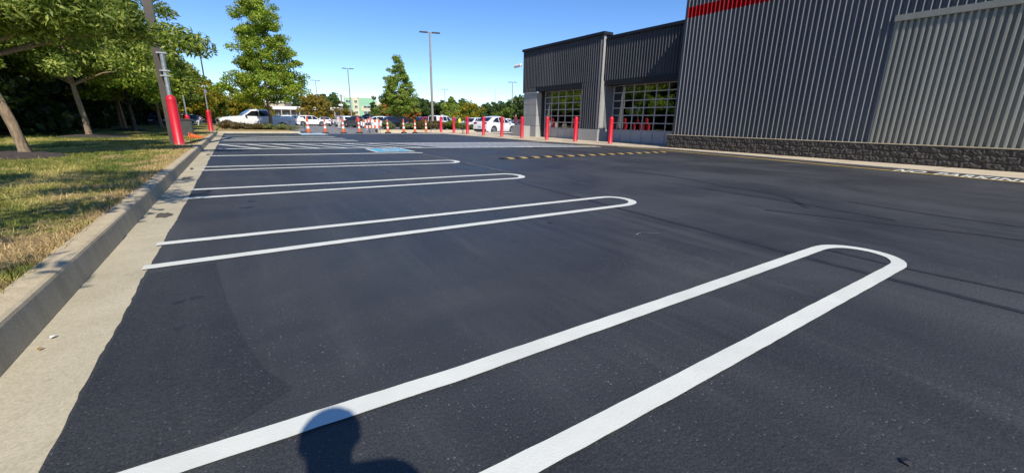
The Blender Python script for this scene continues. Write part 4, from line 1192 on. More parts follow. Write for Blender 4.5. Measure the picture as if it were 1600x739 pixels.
mb = MB(); mb.add([(-1.85, -.75, 1.64), (-1.85, .75, 1.64), (-2.75, .68, 1.93), (-2.75, -.68, 1.93), (-1.85, -.75, 1.70), (-1.85, .75, 1.70), (-2.75, .68, 1.99), (-2.75, -.68, 1.99)], [(0, 1, 2, 3), (4, 7, 6, 5), (0, 3, 7, 4), (1, 5, 6, 2), (2, 6, 7, 3), (0, 4, 5, 1)])
mb.build("tailgate", M['cb'], oh)
# the packed rows beyond: one of each kind, then copies
protos = [car("parked_car", "low white car in the packed far rows", "car", (13.2, 80.5, -.3), R(85), SEDAN, M['cw'], "cars parked in the far rows", False),
          car("parked_car", "silver car in the packed far rows", "car", (16.4, 80.0, -.3), R(95), SUV, M['cs'], "cars parked in the far rows", False),
          car("parked_car", "black low car in the packed far rows", "car", (19.4, 79.5, -.3), R(90), SEDAN, M['cb'], "cars parked in the far rows", False),
          car("parked_car", "tall white car in the packed far rows", "car", (14.9, 73.0, -.3), R(100), SUV, M['cw'], "cars parked in the far rows", False),
          car("parked_car", "dark blue car in the packed far rows", "car", (24.4, 79.0, -.3), R(90), SUV, M['cblue'], "cars parked in the far rows", False)]
ROW = {96: 'in the long middle row of the lot', 78: 'in the row behind the boxy white car', 116: 'in the farthest row before the store', 0: 'standing between the rows'}
spots = []
for i, x in enumerate(np.arange(-9.5, 60, 2.75)):
    spots.append((x + random.uniform(-.2, .2), 96 + random.uniform(-.5, .5)))
for i, x in enumerate(np.arange(27, 70, 2.8)):
    spots.append((x + random.uniform(-.2, .2), 78.5 + random.uniform(-.5, .5)))
for x, y in ((-8.6, 72), (-5.6, 71.5), (-2.8, 72.2), (-11.2, 72), (-6.8, 60.5), (-4.2, 60.8), (12.2, 88), (9.3, 89), (33, 60), (36, 59), (39.2, 58), (38, 50), (42, 49)):
    spots.append((x, y))
for x in np.arange(-6, 80, 3.1):
    spots.append((x, 116 + random.uniform(-.5, .5)))
for i, (x, y) in enumerate(spots):
    p = protos[int(rng.choice([0, 1, 2, 3, 4], p=[.3, .2, .14, .24, .12]))]
    c = copy_tree(p)
    row = next((v for k, v in ROW.items() if abs(k - y) < 1.2), ROW[0])
    c['label'] = p['label'].split(' in the packed')[0] + ' ' + row
    c.location = (x, y, -.3)
    c.rotation_euler = (0, 0, R(random.choice((90, 270)) + random.uniform(-4, 4)))

# ------------------------------------------------------------------ vegetation
def leaf_cloud(centres, spread, per, size, flat=0.0, elong=1.7, zsq=0.75, droop=0.0):
    n = len(centres) * per
    c = np.repeat(np.asarray(centres), per, 0)
    sp = np.repeat(np.asarray(spread), per)[:, None] if hasattr(spread, '__len__') else spread
    off = rng.normal(0, 1, (n, 3)); off /= np.linalg.norm(off, axis=1)[:, None]; off *= (rng.random((n, 1)) ** 0.45)
    off[:, 2] *= zsq
    p = c + off * sp
    p[:, 2] -= droop * (off[:, 0] ** 2 + off[:, 1] ** 2) * (sp[:, 0] if hasattr(sp, 'shape') else sp)
    nrm = rng.normal(0, 1, (n, 3)); nrm[:, 2] += flat; nrm += off * 0.8
    nrm /= np.linalg.norm(nrm, axis=1)[:, None]
    t1 = np.cross(nrm, rng.normal(0, 1, (n, 3))); t1 /= np.linalg.norm(t1, axis=1)[:, None]
    t2 = np.cross(nrm, t1)
    s = size * (0.6 + 0.8 * rng.random((n, 1)))
    a = p + t1 * s * elong * .5; b_ = p + t2 * s * .5; d = p - t1 * s * elong * .5; e = p - t2 * s * .5
    # bend each leaf a little along its length
    b_ += nrm * s * 0.12; e += nrm * s * 0.12
    V = np.stack([a, b_, d, e], 1).reshape(-1, 3)
    return V, np.arange(4 * n).reshape(-1, 4)

def crown_centres(kind, h0, h1, rad, n):
    """clump centres of a crown between heights h0 and h1"""
    out = []; sp = []
    while len(out) < n:
        t = random.random()
        if kind == 'cone': r_ = rad * (0.10 + 0.98 * (1 - t) ** 0.85) * min(1, (t + .05) / .10)
        elif kind == 'oval': r_ = rad * math.sin(math.pi * min(1, (.10 + .90 * t)) ** 0.8) ** 0.7
        elif kind == 'pyr': r_ = rad * (max(0.02, 1 - t) ** .62) * min(1, (t + .06) / .16)
        elif kind == 'egg': r_ = rad * (math.sin(math.pi * (0.14 + 0.86 * t) ** 0.72)) ** 0.65
        else: r_ = rad * (1 - abs(2 * t - 1) ** 2.4) ** .5
        if random.random() > (r_ / rad) ** 1.3 + 0.05: continue
        a = random.random() * 2 * math.pi
        q = math.sqrt(random.uniform(.12, 1.0))
        lump = 1 + .20 * math.sin(3 * a + 2 * t * 6 + n) + .12 * math.sin(5 * a - 9 * t)
        out.append((r_ * q * math.cos(a) * lump, r_ * q * math.sin(a) * lump, h0 + (h1 - h0) * t + random.uniform(-.1, .1)))
        sp.append(random.uniform(.6, 1.25))
    return out, sp

def tree(name, label, loc, h, h0, rad, kind, leaf, bark, n, per, size, trunk_r, group=None, spread=.55, lean=(0, 0), limbs=14, elong=1.7, zsq=.75, droop=0.0, extra=None, flat=.4, clear=None):
    root = empty(name, loc); tag(root, label, "tree", group)
    cs, sp = crown_centres(kind, h0, h, rad, n)
    if extra: cs += extra; sp += [.8] * len(extra)
    if clear:           # leave a gap in the crown for the sun
        ok = []
        for i, c in enumerate(cs):
            t_ = clear[1] - (c[1] + loc[1]); x_ = c[0] + loc[0] + lean[0] * .5 + .17 * t_; z_ = c[2] + loc[2] - .97 * t_
            if not (abs(x_ - clear[0]) < .8 and -.5 < z_ < clear[2]): ok.append(i)
        cs = [cs[i] for i in ok]; sp = [sp[i] for i in ok]
    V, F = leaf_cloud(cs, np.array(sp) * spread, per, size, flat, elong, zsq, droop)
    me = raw_mesh("crown", V, F, M[leaf])
    link_mesh("crown", me, root, (lean[0] * .5, lean[1] * .5, 0))
    mb = MB()
    top = h0 + (h - h0) * .72
    K = 9
    pts = [(lean[0] * (i / K) + .02 * math.sin(i * 1.9), lean[1] * (i / K) + .02 * math.cos(i * 1.4), top * i / K) for i in range(K + 1)]
    rr = [trunk_r * (1.28 if i == 0 else 1) * (1 - .8 * (i / K)) for i in range(K + 1)]
    pts.insert(1, (0, 0, .18)); rr.insert(1, trunk_r * 1.04)
    mb.tube(pts, rr, 10)
    order = sorted(range(len(cs)), key=lambda i: random.random())[:limbs]
    for i in order:
        c = Vector(cs[i]) + Vector((lean[0] * .5, lean[1] * .5, 0))
        zst = max(h0 * .75, min(top * .95, c.z - random.uniform(.25, .6) * math.hypot(c.x, c.y)))
        s0 = Vector((lean[0] * (zst / top), lean[1] * (zst / top), zst))
        mid = s0.lerp(c, .5) + Vector((0, 0, .12 * (c - s0).length * .5))
        r0 = trunk_r * (.42 * (1 - zst / (top * 1.15)) + .06)
        mb.tube([s0, mid, c], [r0, r0 * .6, r0 * .2], 6, cap=False)
    mb.build("trunk", bark, root)
    return root

def mulch_ring(loc, r_, lab):
    mb = MB(); prof = []
    vs = [(0, 0, .14)]; fs = []
    n = 28
    for j, (q, z) in enumerate(((.35, .12), (.75, .075), (1.0, -.03))):
        for k in range(n):
            a = 2 * math.pi * k / n
            rr = r_ * q * (1 + .08 * math.sin(3 * a + r_) + random.uniform(-.04, .04))
            vs.append((rr * math.cos(a), rr * math.sin(a), z + random.uniform(-.012, .012)))
    for k in range(n): fs.append((0, 1 + k, 1 + (k + 1) % n))
    for j in range(2):
        for k in range(n):
            a_, b_ = 1 + j * n + k, 1 + j * n + (k + 1) % n
            fs.append((a_, a_ + n, b_ + n, b_))
    mb.add(vs, fs, True)
    o = mb.build("mulch_mound", M['mulch'], loc=loc)
    tag(o, lab, "mulch", "mulch mounds round the verge trees", kind='structure')

G = 0.115
mulch_ring((-4.0, 12.75, G), 1.0, "brown mulch mound round the leftmost verge trunk")
mulch_ring((-4.75, 23.2, G), 1.25, "brown mulch mound round the second verge trunk")
mulch_ring((-5.3, 33.5, G), .9, "brown mulch mound round the pair of trunks")
vg = "trees on the grass verge"
# hanging twigs that reach over the kerb in front of the pole
ex1 = [(2.4, .2, 3.0), (2.8, .5, 2.85), (3.05, .3, 2.7), (3.35, .0, 2.6), (3.6, .1, 2.52), (2.0, -.4, 3.0), (1.6, .5, 2.7), (2.2, .9, 2.7), (2.5, 1.0, 2.4), (1.2, -1, 2.8), (.4, -1.2, 2.7), (-.3, -1.0, 2.6), (-.8, -.7, 2.7), (.9, .2, 2.7), (1.5, 1.5, 2.6)]
ex1 += [(random.uniform(-1.8, 2.5), random.uniform(-1.5, 1.5), random.uniform(2.62, 3.3)) for _ in range(60)]
tree("shade_tree", "slanting-trunk verge tree at the left edge, nearest of its row", (-3.72, 12.85, G), 7.6, 2.5, 1.85, 'egg', 'lf_oak', M['bark'], 95, 460, .038, .095, vg, .55, (-.85, .1), 24, 3.6, .7, .25, ex1, clear=(-1.48, 16.42, 2.6))
ex2 = [(random.uniform(-2.4, 2.7), random.uniform(-2.4, 1.5), random.uniform(2.35, 3.7)) for _ in range(36)]
tree("shade_tree", "verge tree whose trunk stands on a wide mulch mound", (-4.85, 23.2, G), 8.6, 2.6, 3.0, 'egg', 'lf_oak', M['bark'], 110, 340, .055, .10, vg, .66, (-.35, 0), 22, 2.9, .7, .2, ex2)
ex3 = [(random.uniform(-2.2, 2.2), random.uniform(-2.4, 1.5), random.uniform(1.9, 3.2)) for _ in range(26)]
tree("shade_tree", "bright green verge tree behind the pale tree stake", (-4.85, 32.6, G), 7.0, 1.9, 2.6, 'egg', 'lf_maple', M['bark_dark'], 100, 190, .105, .11, vg, .62, (-.1, 0), 18, 1.5, .7, .1, ex3)
tree("shade_tree", "paler trunk of the paired verge trees", (-5.45, 33.8, G), 7.5, 2.8, 2.7, 'egg', 'lf_oak', M['bark'], 80, 150, .11, .105, vg, .62, (-.2, 0), 14, 1.8)
tree("shade_tree", "verge tree with a slim pale trunk behind the tall red sleeve", (-4.6, 41, .06), 6.4, 2.2, 2.35, 'egg', 'lf_oak', M['bark'], 90, 160, .12, .13, vg, .62, (0, 0), 14, 1.6)
tree("shade_tree", "verge tree beyond the small red sleeve bollard", (-4.9, 50, .05), 6.4, 2.0, 2.7, 'egg', 'lf_green', M['bark_dark'], 90, 150, .14, .13, vg, .66, (0, 0), 12, 1.5)
tree("shade_tree", "yellowing tree at the far end of the verge", (-4.1, 59.5, -.1), 6.4, 1.2, 3.1, 'egg', 'lf_yellow', M['bark_dark'], 100, 140, .16, .13, vg, .7, (0, 0), 12, 1.4)
tree("shade_tree", "low yellow-green tree behind the pickup's hood", (-.6, 70, -.3), 5.2, 1.0, 3.6, 'round', 'lf_green', M['bark_dark'], 80, 130, .18, .13, vg, .75, (0, 0), 10, 1.4)
tree("shade_tree", "small golden-edged tree over the pickup's cab", (1.6, 64, -.3), 4.0, 1.1, 1.9, 'round', 'lf_yellow', M['bark_dark'], 50, 120, .15, .1, vg, .6, (0, 0), 8, 1.4)
# the next tree of the row, just outside the picture: it shades the near grass
tree("shade_tree", "verge tree beside the camera, shading the near grass and kerb", (-3.3, 2.5, G), 6.8, 2.7, 2.0, 'egg', 'lf_oak', M['bark'], 30, 300, .040, .12, vg, .46, (-.2, .0), 14, 3.2)
ex0 = [(1.75, .9, 3.1), (2.1, 1.5, 3.2), (1.6, 2.0, 3.2), (2.2, 2.5, 3.1), (1.5, .3, 3.3), (1.9, -.1, 3.2)]
tree("shade_tree", "verge tree behind the camera, dappling the gutter with shade", (-3.9, -2.3, G), 6.4, 3.8, 1.2, 'egg', 'lf_oak', M['bark'], 16, 75, .045, .12, vg, .34, (0, .0), 14, 3.0, .7, 0, ex0)
# slim stakes beside the pair
mb = MB(); mb.tube([(0, 0, 0), (0, 0, 2.1)], .06, 8)
tag(mb.build("tree_stake", M['bark'], loc=(-5.7, 34.3, G)), "pale round tree stake left of the paired trunks", "stake")

# the wood beyond the verge: three grown forms, then copies
wood_lab = "tall dark tree in the wood edge beyond the verge"
def big_tree(h, rad, n, per, size, hb):
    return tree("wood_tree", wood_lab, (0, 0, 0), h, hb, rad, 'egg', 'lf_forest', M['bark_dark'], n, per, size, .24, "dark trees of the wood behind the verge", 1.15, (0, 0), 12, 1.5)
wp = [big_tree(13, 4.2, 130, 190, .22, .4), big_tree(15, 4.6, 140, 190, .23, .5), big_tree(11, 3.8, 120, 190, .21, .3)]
wspots = []
for i in range(11):
    wspots.append((-10.2 - 0.35 * (i % 3) - .04 * i, 24 + i * 4.6))
for i in range(10):
    wspots.append((-15.5 - (i % 2), 26 + i * 5.6))
for i in range(6):
    wspots.append((-21 - i * .8, 36 + i * 9))
for i, (x, y) in enumerate(wspots):
    o = wp[i % 3] if i < 3 else copy_tree(wp[i % 3])
    s_ = random.uniform(.85, 1.15)
    o['label'] = wood_lab if i < 11 else 'dark tree deeper in the wood, behind its front row' if i < 21 else 'dark tree at the far back of the wood'
    o.location = (x, y, 0.0); o.rotation_euler = (0, 0, random.random() * 6.28); o.scale = (s_, s_, s_ * random.uniform(.9, 1.1))

# island trees
def bank(name, pts, z0, z1, mat):
    mb = MB(); mb.prism(pts, 'z', z0, z1); o = mb.build(name, mat, bevel=.06); o['kind'] = 'structure'
bank("island", [(-1.1, 32.56), (3.4, 32.56), (3.4, 43.6), (-1.1, 43.2)], -.4, .10, M['grass'])
bank("island", [(12, 42.01), (26, 42.01), (26, 44.6), (12, 44.6)], -.5, -.02, M['mulch'])
exm = []
tree("maple_tree", "large upright bright green tree on the island in front of the pickup", (2.45, 38.9, .1), 10.6, 1.9, 3.0, 'pyr', 'lf_maple', M['bark'], 350, 210, .085, .13, None, .52, (-.1, 0), 26, 1.3, .62, clear=(1.25, 44.2, 2.4))
tree("sweetgum_tree", "young pointed green tree on the narrow island behind the cones", (14.2, 43.2, -.05), 6.9, 1.35, 2.0, 'pyr', 'lf_gum', M['bark'], 230, 190, .075, .075, None, .36, (0, 0), 24, 1.3, .6)

def shrub(name, label, loc, r_, h, leaf, n, per, size, group, elong=1.6):
    cs = [(random.uniform(-1, 1) * r_ * .7, random.uniform(-1, 1) * r_ * .7, h * random.uniform(.25, .75)) for _ in range(n)]
    V, F = leaf_cloud(cs, r_ * .5, per, size, .2, elong, h / r_ * .55)
    o = link_mesh(name, raw_mesh(name, V, F, M[leaf]), None, loc)
    tag(o, label, "shrub", group)
    return o
sg = "low shrubs on the parking islands"
shrub("shrub", "brown grassy shrub in front of the pickup's front wheel", (-.25, 37.6, .1), .62, .62, 'lf_brown', 10, 260, .07, sg, 4)
shrub("shrub", "brown grassy shrub under the pickup's door", (1.0, 37.8, .1), .85, .42, 'lf_brown', 12, 260, .07, sg, 4)
shrub("shrub", "second brown shrub, left of the large tree's trunk", (1.75, 37.6, .1), .6, .42, 'lf_brown', 9, 260, .07, sg, 4)
shrub("shrub", "grey-green shrub round the foot of the large tree", (2.6, 37.0, .1), .8, .42, 'lf_sage', 12, 280, .07, sg, 2.5)
shrub("shrub", "grey-green shrub at the right end of the near island", (3.35, 36.6, .1), .7, .36, 'lf_sage', 10, 280, .07, sg, 2.5)
shrub("shrub", "round sage shrub left of the young tree", (12.9, 42.7, -.03), .62, .85, 'lf_sage', 10, 280, .07, sg, 2)
shrub("shrub", "round sage shrub right of the young tree", (14.75, 42.6, -.03), .65, .85, 'lf_sage', 10, 280, .07, sg, 2)
shrub("shrub", "reddish brown shrub in front of the red car", (16.3, 42.7, -.03), 1.0, 1.05, 'lf_brown', 14, 280, .07, sg, 3)
shrub("shrub", "brownish shrub in front of the boxy white car", (17.9, 42.8, -.03), .95, .95, 'lf_brown', 14, 280, .07, sg, 3)
shrub("shrub", "green brown shrub near the farthest bollard", (19.8, 42.8, -.03), .9, 1.0, 'lf_green', 14, 280, .07, sg, 3)
shrub("shrub", "pale grassy shrub at the island's right end", (21.6, 43.0, -.03), .8, .8, 'lf_sage', 12, 260, .07, sg, 3)

# trees among and beyond the far rows
ft = "trees standing among the far car rows"
def small_tree(label, x, y, h, h0, rad, kind, leaf, n=46, per=80, size=.24, sp_=.55, tr=.1, group=ft):
    return tree("lot_tree", label, (x, y, -.3), h, h0, rad, kind, leaf, M['bark_dark'], n, per, size, tr, group, sp_, (0, 0), 8, 1.4)
small_tree("golden brown rounded tree left of the cream hotel", 14.4, 95.6, 6.1, 1.2, 3.6, 'egg', 'lf_gold', 60, 90, .26, .8)
small_tree("slim dark pointed tree in front of the hotel", 27.0, 99.5, 6.2, 1.0, 1.3, 'cone', 'lf_dark', 34, 80, .22, .45)
small_tree("pointed orange-red tree in front of the hotel's right end", 27.9, 92.9, 6.0, 1.0, 1.5, 'cone', 'lf_orange', 40, 80, .22, .5)
small_tree("small orange tree just right of the young island tree", 28.8, 80, 3.4, .9, 1.5, 'round', 'lf_orange', 26, 80, .2, .5)
small_tree("dark rounded tree left of the tall pale lamp post", 36.5, 99.4, 6.0, 1.0, 3.6, 'round', 'lf_dark', 54, 90, .3, .8)
small_tree("pointed green tree right of the tall pale lamp post", 37.4, 80.8, 6.1, 1.2, 2.4, 'cone', 'lf_gum', 56, 90, .24, .6)
small_tree("low golden tree above the yellow-vested person", 33.9, 66, 3.9, 1.0, 2.2, 'round', 'lf_yellow', 40, 80, .2, .6)
small_tree("round green tree above the white coupe-backed car", 46, 92, 5.2, 1.0, 3.0, 'round', 'lf_green', 50, 80, .26, .8)
small_tree("low yellow-green tree beside the coupe-backed car's roof", 38, 62, 3.2, .9, 1.7, 'round', 'lf_green', 30, 80, .2, .5)
small_tree("tall dark tree touching the far corner of the garage", 34.9, 51, 5.0, .6, 1.9, 'oval', 'lf_dark', 50, 80, .22, .6)
small_tree("low green tree left of the orange-red one", 25.4, 94, 2.5, .6, 1.6, 'round', 'lf_green', 34, 80, .22, .6)
small_tree("low green tree right of the orange-red one", 30.6, 92, 2.7, .6, 1.7, 'round', 'lf_gum', 34, 80, .22, .6)
small_tree("low golden tree in front of the long store", 23.5, 112, 3.2, .8, 1.6, 'round', 'lf_gold', 30, 80, .26, .6)
small_tree("small yellow tree behind the pickup's bed", 4.9, 92, 3.9, 1.1, 1.5, 'oval', 'lf_yellow', 26, 70, .22, .5)
small_tree("small green tree beside the yellow one behind the pickup's bed", 2.9, 90, 4.0, 1.1, 1.6, 'oval', 'lf_dark', 26, 70, .22, .5)
bt = "distant trees along the horizon"
pd = [small_tree("distant dark rounded tree on the horizon", 30, 168, 9.6, 1.0, 5.0, 'round', 'lf_dark', 60, 70, .5, 1.4, .2, bt),
      small_tree("distant green tree on the horizon", 29.5, 195, 8.6, 1.0, 4.6, 'egg', 'lf_green', 56, 70, .5, 1.3, .2, bt),
      small_tree("distant dark pointed tree on the horizon", 60, 160, 9.0, 1.0, 4.0, 'egg', 'lf_dark', 56, 70, .5, 1.2, .2, bt)]
bs = [(28.0, 172), (33, 176), (36, 196), (64, 250), (24, 215)]
for i in range(46):
    a = R(17 + i * .55 + random.uniform(-.2, .2)); d = random.uniform(150, 230)
    bs.append((d * math.sin(a), d * math.cos(a)))
for i in range(26):
    a = R(-4 + i * .85); d = random.uniform(225, 300)
    bs.append((d * math.sin(a), d * math.cos(a)))
for i, (x, y) in enumerate(bs):
    c = copy_tree(pd[int(rng.integers(0, 3))]); s_ = random.uniform(.62, 1.0) * (1.0 if i > 5 else 1.15)
    if i > 51: s_ *= 1.25
    az_ = math.degrees(math.atan2(x, y))
    c['label'] = c['label'].replace(' on the horizon', '') + (' beyond the long store' if az_ < 9.5 else ' beside or behind the hotel' if az_ < 16.8 else ' near the tall pale lamp post' if az_ < 25 else ' above the white coupe-backed car and bollards')
    c.location = (x, y, -.4); c.rotation_euler = (0, 0, random.random() * 6.28); c.scale = (s_ * 1.15, s_ * 1.15, s_)
mid = [(40, 104), (44, 118), (52, 112), (57, 99), (62, 110), (66, 105), (70, 101), (49, 86), (54, 80), (43, 74), (60, 84)]
for i, (x, y) in enumerate(mid):
    c = copy_tree(pd[i % 3]); s_ = random.uniform(.42, .62); c.location = (x, y, -.35); c.scale = (s_, s_, s_); c.rotation_euler = (0, 0, i)

# ------------------------------------------------------------------ lamp posts of the lot
def lot_lamp(loc, h, r_, lab, mat, span=1.4, rz=0.0):
    root = empty("lamp_post", loc, rz); tag(root, lab, "lamp post", "twin-headed lamp posts of the lot")
    mb = MB(); mb.lathe([(.30, 0), (.30, .75)], n=12, smooth=False); mb.build("footing", M['walk'], root)
    mb = MB(); mb.tube([(0, 0, .7), (0, 0, h)], [r_, r_ * .62], 10); mb.build("pole", mat, root)
    mb = MB(); mb.tube([(-.3, 0, h - .05), (.3, 0, h - .05)], .05, 6); mb.build("arm", mat, root)
    for s in (-1, 1):
        mb = MB(); mb.box(min(s * .22, s * span / 2 * 1.0), max(s * .22, s * span / 2), -.19, .19, h - .09, h + .03); mb.build("lamp_head", M['pole'], root, bevel=.03)
lot_lamp((19.8, 48.2, -.3), 10.75, .15, "nearest and tallest pale lamp post, beside the boxy white car", M['pole_pale'], 2.3, R(-15))
lot_lamp((19.2, 87.0, -.3), 10.3, .13, "lamp post in front of the cream hotel", M['pole_pale'], 2.1, R(-10))
lot_lamp((18.6, 120.7, -.3), 10.4, .13, "lamp post left of the hotel above the golden tree", M['pole_pale'], 2.2, R(-10))
lot_lamp((60.2, 93.8, -.3), 10.7, .14, "lamp post just left of the garage's far corner", M['pole_pale'], 2.2, R(-33))
lot_lamp((56.5, 127.0, -.3), 10.5, .14, "lamp post above the pointed green tree", M['pole_pale'], 2.4, R(-25))
lot_lamp((94.5, 188.9, -.3), 10.2, .16, "smallest, most distant lamp post", M['pole_pale'], 2.6, R(-25))
lot_lamp((-2.9, 81.7, -.3), 10.9, .13, "lamp post rising behind the yellowing verge tree", M['pole'], 2.2, R(0))
mt = empty("radio_mast", (118, 200.6, -.3)); tag(mt, "thin radio mast rising beyond the far trees", "mast")
mb = MB(); mb.tube([(0, 0, 0), (0, 0, 9)], .28, 6); mb.build("lower_section", M['galv'], mt)
mb = MB(); mb.tube([(0, 0, 9), (0, 0, 17.2)], [.22, .08], 6); mb.build("upper_section", M['galv'], mt)
# utility pole left of the hotel
up = empty("utility_pole", (28.5, 141, -.3)); tag(up, "wooden utility pole with crossarm left of the hotel", "utility pole")
mb = MB(); mb.tube([(0, 0, 0), (0, 0, 8.3)], .2, 8); mb.build("pole", M['bark'], up)
mb = MB(); mb.box(-1.3, 1.3, -.06, .06, 7.7, 7.9); mb.build("crossarm", M['bark'], up)
mb = MB(); mb.box(-.9, .3, -.3, .3, 4.9, 5.5); mb.build("transformer", M['white_plastic'], up, bevel=.1)

# ------------------------------------------------------------------ far buildings
# the cream and green hotel
ht = empty("hotel_building", (52, 216, -.3), R(-13)); tag(ht, "four-storey cream and pale green hotel beyond the car rows", "building")
mb = MB(); mb.box(-7.2, 4.2, 0, 12, 0, 11.0); mb.build("wing", M['stucco_cream'], ht)
mb = MB(); mb.box(-7.0, -3.3, -.8, 0.0, 0, 10.6); mb.build("bay", M['stucco_green'], ht)
mb = MB(); mb.box(-.4, 7.2, -.6, 11, 0, 10.8); mb.build("centre_block", M['stucco_green'], ht)
mb = MB(); mb.box(-.9, 7.4, -.4, 11.5, 10.82, 12.6); mb.build("parapet", M['stucco_white'], ht)
mb = MB(); mb.box(7.2, 13.0, -.2, 11, 0, 8.9); mb.build("end_wing", M['stucco_cream'], ht)
mb = MB(); mb.box(.4, 6.6, -.72, -.6, 4.9, 7.1); mb.build("sign_band", M['stucco_cream'], ht)
for (x0, w, yf) in ((-6.4, 2.5, -.82), (-2.6, 1.5, -.02), (1.4, 3.2, -.62), (9.0, 2.4, -.22)):
    for z in (.9, 3.5, 6.1, 8.5):
        if x0 > 8 and z > 8: continue
        if x0 == 1.4 and z > 8: continue
        mb = MB(); mb.box(x0, x0 + w, yf - .08, yf + .02, z, z + 1.35); wn = mb.build("window", M['stucco_white'], ht)
        mb = MB(); mb.box(x0 + .12, x0 + w - .12, yf - .12, yf - .05, z + .12, z + 1.2); mb.build("pane", M['winglass'], wn)
        mb = MB(); mb.box(x0 + w * .48, x0 + w * .52, yf - .14, yf - .05, z + .1, z + 1.25); mb.build("frame", M['stucco_white'], wn)
# the long low store with the white fascia
st = empty("store_building", (17, 163, -.4), R(-20)); tag(st, "long low store with a white roof band and dark shopfronts", "building")
mb = MB(); mb.box(-17, 14.5, 0, 14, 0, 4.0); mb.build("wall", M['brickfar'], st)
mb = MB(); mb.box(-17.5, 15, -1.6, 14.2, 3.95, 4.95); mb.build("fascia", M['shadefascia'], st)
mb = MB(); mb.box(-14, -3, 3, 12, 4.95, 6.2); mb.build("upper_storey", M['stucco_tan'], st)
mb = MB(); mb.box(-14.4, -2.6, 2.6, 12.4, 6.2, 6.7); mb.build("roof", M['shadefascia'], st)
for i in range(11):
    x0 = -16.2 + i * 2.75
    mb = MB(); mb.box(x0, x0 + 1.8, -.06, .02, .3, 3.0); wn = mb.build("window", M['winglass'], st)
    mb = MB(); mb.box(x0 + .85, x0 + .95, -.1, -.04, .3, 3.0); mb.build("frame", M['stucco_white'], wn)
    mb = MB(); mb.box(x0 + 2.1, x0 + 2.4, -1.5, -1.2, 0, 3.95); mb.build("column", M['stucco_tan'], st)
hs = empty("house_building", (62, 132, -.4), R(-25)); tag(hs, "small cream building half hidden between trees by the tall lamp post", "building")
mb = MB(); mb.box(-4.5, 4.5, 0, 8, 0, 3.4); mb.build("wall", M['stucco_cream'], hs)
mb = MB(); mb.prism([(-5, 3.4), (5, 3.4), (0, 5.4)], 'y', -.4, 8.4); mb.build("roof", M['brickfar'], hs)
for x0 in (-3.2, .2, 2.2):
    mb = MB(); mb.box(x0, x0 + 1.2, -.05, .02, 1, 2.3); mb.build("window", M['winglass'], hs)

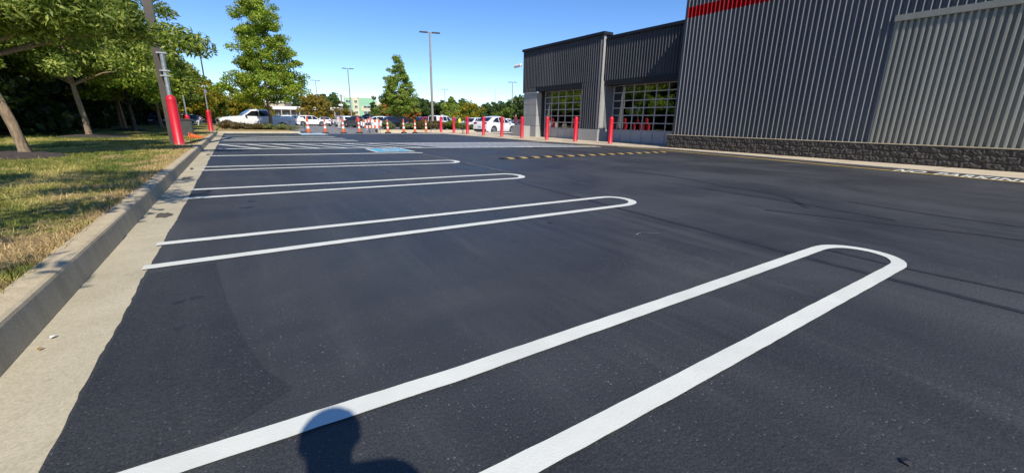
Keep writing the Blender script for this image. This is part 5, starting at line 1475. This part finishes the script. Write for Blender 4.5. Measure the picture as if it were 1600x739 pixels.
# ------------------------------------------------------------------ people
def person(label, loc, rz, h, shirt, trousers, pose=0.0, hat=False, hair='hair', wide=1.0):
    """one continuous skinned figure; the cloth colours follow the height on the body"""
    s_ = h / 1.75
    J = [(0, 0, .95), (0, 0, 1.15), (0, .01, 1.38), (0, .015, 1.49), (0, -.01, 1.60), (0, -.01, 1.70),
         (.10, 0, .90), (.11, -.02, .50), (.12, .02, .08), (.13, -.10, .03),
         (-.10, 0, .90), (-.11, .02 - pose * .1, .50), (-.12, .05 + pose * .1, .08), (-.13, -.08 + pose * .1, .03),
         (.19, .01, 1.40), (.25, .02, 1.12), (.24 - .05 * pose, -.10 - .2 * pose, .90 + .15 * pose), (.23 - .05 * pose, -.16 - .24 * pose, .84 + .2 * pose),
         (-.19, .01, 1.40), (-.25, .02, 1.12), (-.24, -.08, .88), (-.24, -.11, .80)]
    J = [(x * (wide if i >= 14 else 1), y, z) for i, (x, y, z) in enumerate(J)]
    E_ = [(0, 1), (1, 2), (2, 3), (3, 4), (4, 5), (0, 6), (6, 7), (7, 8), (8, 9), (0, 10), (10, 11), (11, 12), (12, 13), (2, 14), (14, 15), (15, 16), (16, 17), (2, 18), (18, 19), (19, 20), (20, 21)]
    rad = [.135, .125, .135, .055, .085, .075, .085, .062, .045, .038, .085, .062, .045, .038, .062, .045, .036, .030, .062, .045, .036, .030]
    me = bpy.data.meshes.new("person")
    me.from_pydata([(x * s_, y * s_, z * s_) for x, y, z in J], E_, [])
    o = bpy.data.objects.new("person", me); COL.objects.link(o)
    o.location = loc; o.rotation_euler = (0, 0, rz)
    md = o.modifiers.new("skin", 'SKIN'); md.use_smooth_shade = True
    for i, v in enumerate(me.skin_vertices[0].data):
        f = .72 if i in (0, 1, 2) else 1.0
        v.radius = (rad[i] * s_, rad[i] * s_ * f); v.use_root = (i == 0)
    sd_ = o.modifiers.new("sub", 'SUBSURF'); sd_.levels = 2; sd_.render_levels = 2
    m, t, b = new_mat("clothing")
    tc = N(t, "ShaderNodeTexCoord").outputs['Object']
    sx = N(t, "ShaderNodeSeparateXYZ"); t.links.new(tc, sx.inputs[0])
    mr = N(t, "ShaderNodeMapRange"); mr.inputs['From Max'].default_value = 1.78 * s_; t.links.new(sx.outputs[2], mr.inputs[0])
    r_ = ramp(t, [(0, (.03, .03, .03)), (.06, trousers), (.545, shirt), (.835, (.45, .27, .19))]); r_.color_ramp.interpolation = 'CONSTANT'
    t.links.new(mr.outputs[0], r_.inputs[0]); t.links.new(r_.outputs[0], b.inputs['Base Color']); b.inputs['Roughness'].default_value = .8
    me.materials.append(m)
    tag(o, label, "person")
    hd = MB(); c = (0, .012 * s_, 1.665 * s_)
    prof = [(.098 * math.cos(a) * s_, .098 * math.sin(a) * 1.15 * s_) for a in [R(q) for q in (-8, 10, 30, 50, 70, 86)]]
    if hat: prof = [(.19 * s_, -.01 * s_), (.19 * s_, 0.0)] + [(p_[0] * 1.1, p_[1] * 1.05) for p_ in prof[1:]]
    hd.lathe(prof, c, 14); hd.build("hat" if hat else "hair", M['white_plastic'] if hat else M[hair], o)
    return o
person("photographer standing behind the camera, shadow on the near white line", (-.16, -.42, 0.0), R(180), 1.74, (.08, .09, .12), (.05, .05, .06), 1.0, wide=1.04)
person("person in a yellow safety vest between two far bollards", (24.0, 49.6, -.3), R(20), 1.75, (.75, .72, .10), (.30, .30, .28), .6)
person("dark-haired person in maroon behind the bollard by the concrete pier", (20.4, 31.2, -.0), R(30), 1.62, (.16, .02, .03), (.06, .06, .07), .8)
person("person in a pale pink shirt behind the stout orange cone", (10.8, 56, -.3), R(40), 1.72, (.72, .52, .50), (.6, .58, .56), .5)
person("person in a red shirt beside the raised tailgate", (14.1, 60.5, -.3), R(-30), 1.7, (.55, .05, .07), (.08, .08, .1), .7)
person("person in a pink-red shirt, right of the raised tailgate", (15.6, 60.0, -.3), R(-10), 1.66, (.68, .18, .20), (.05, .05, .07), .3)
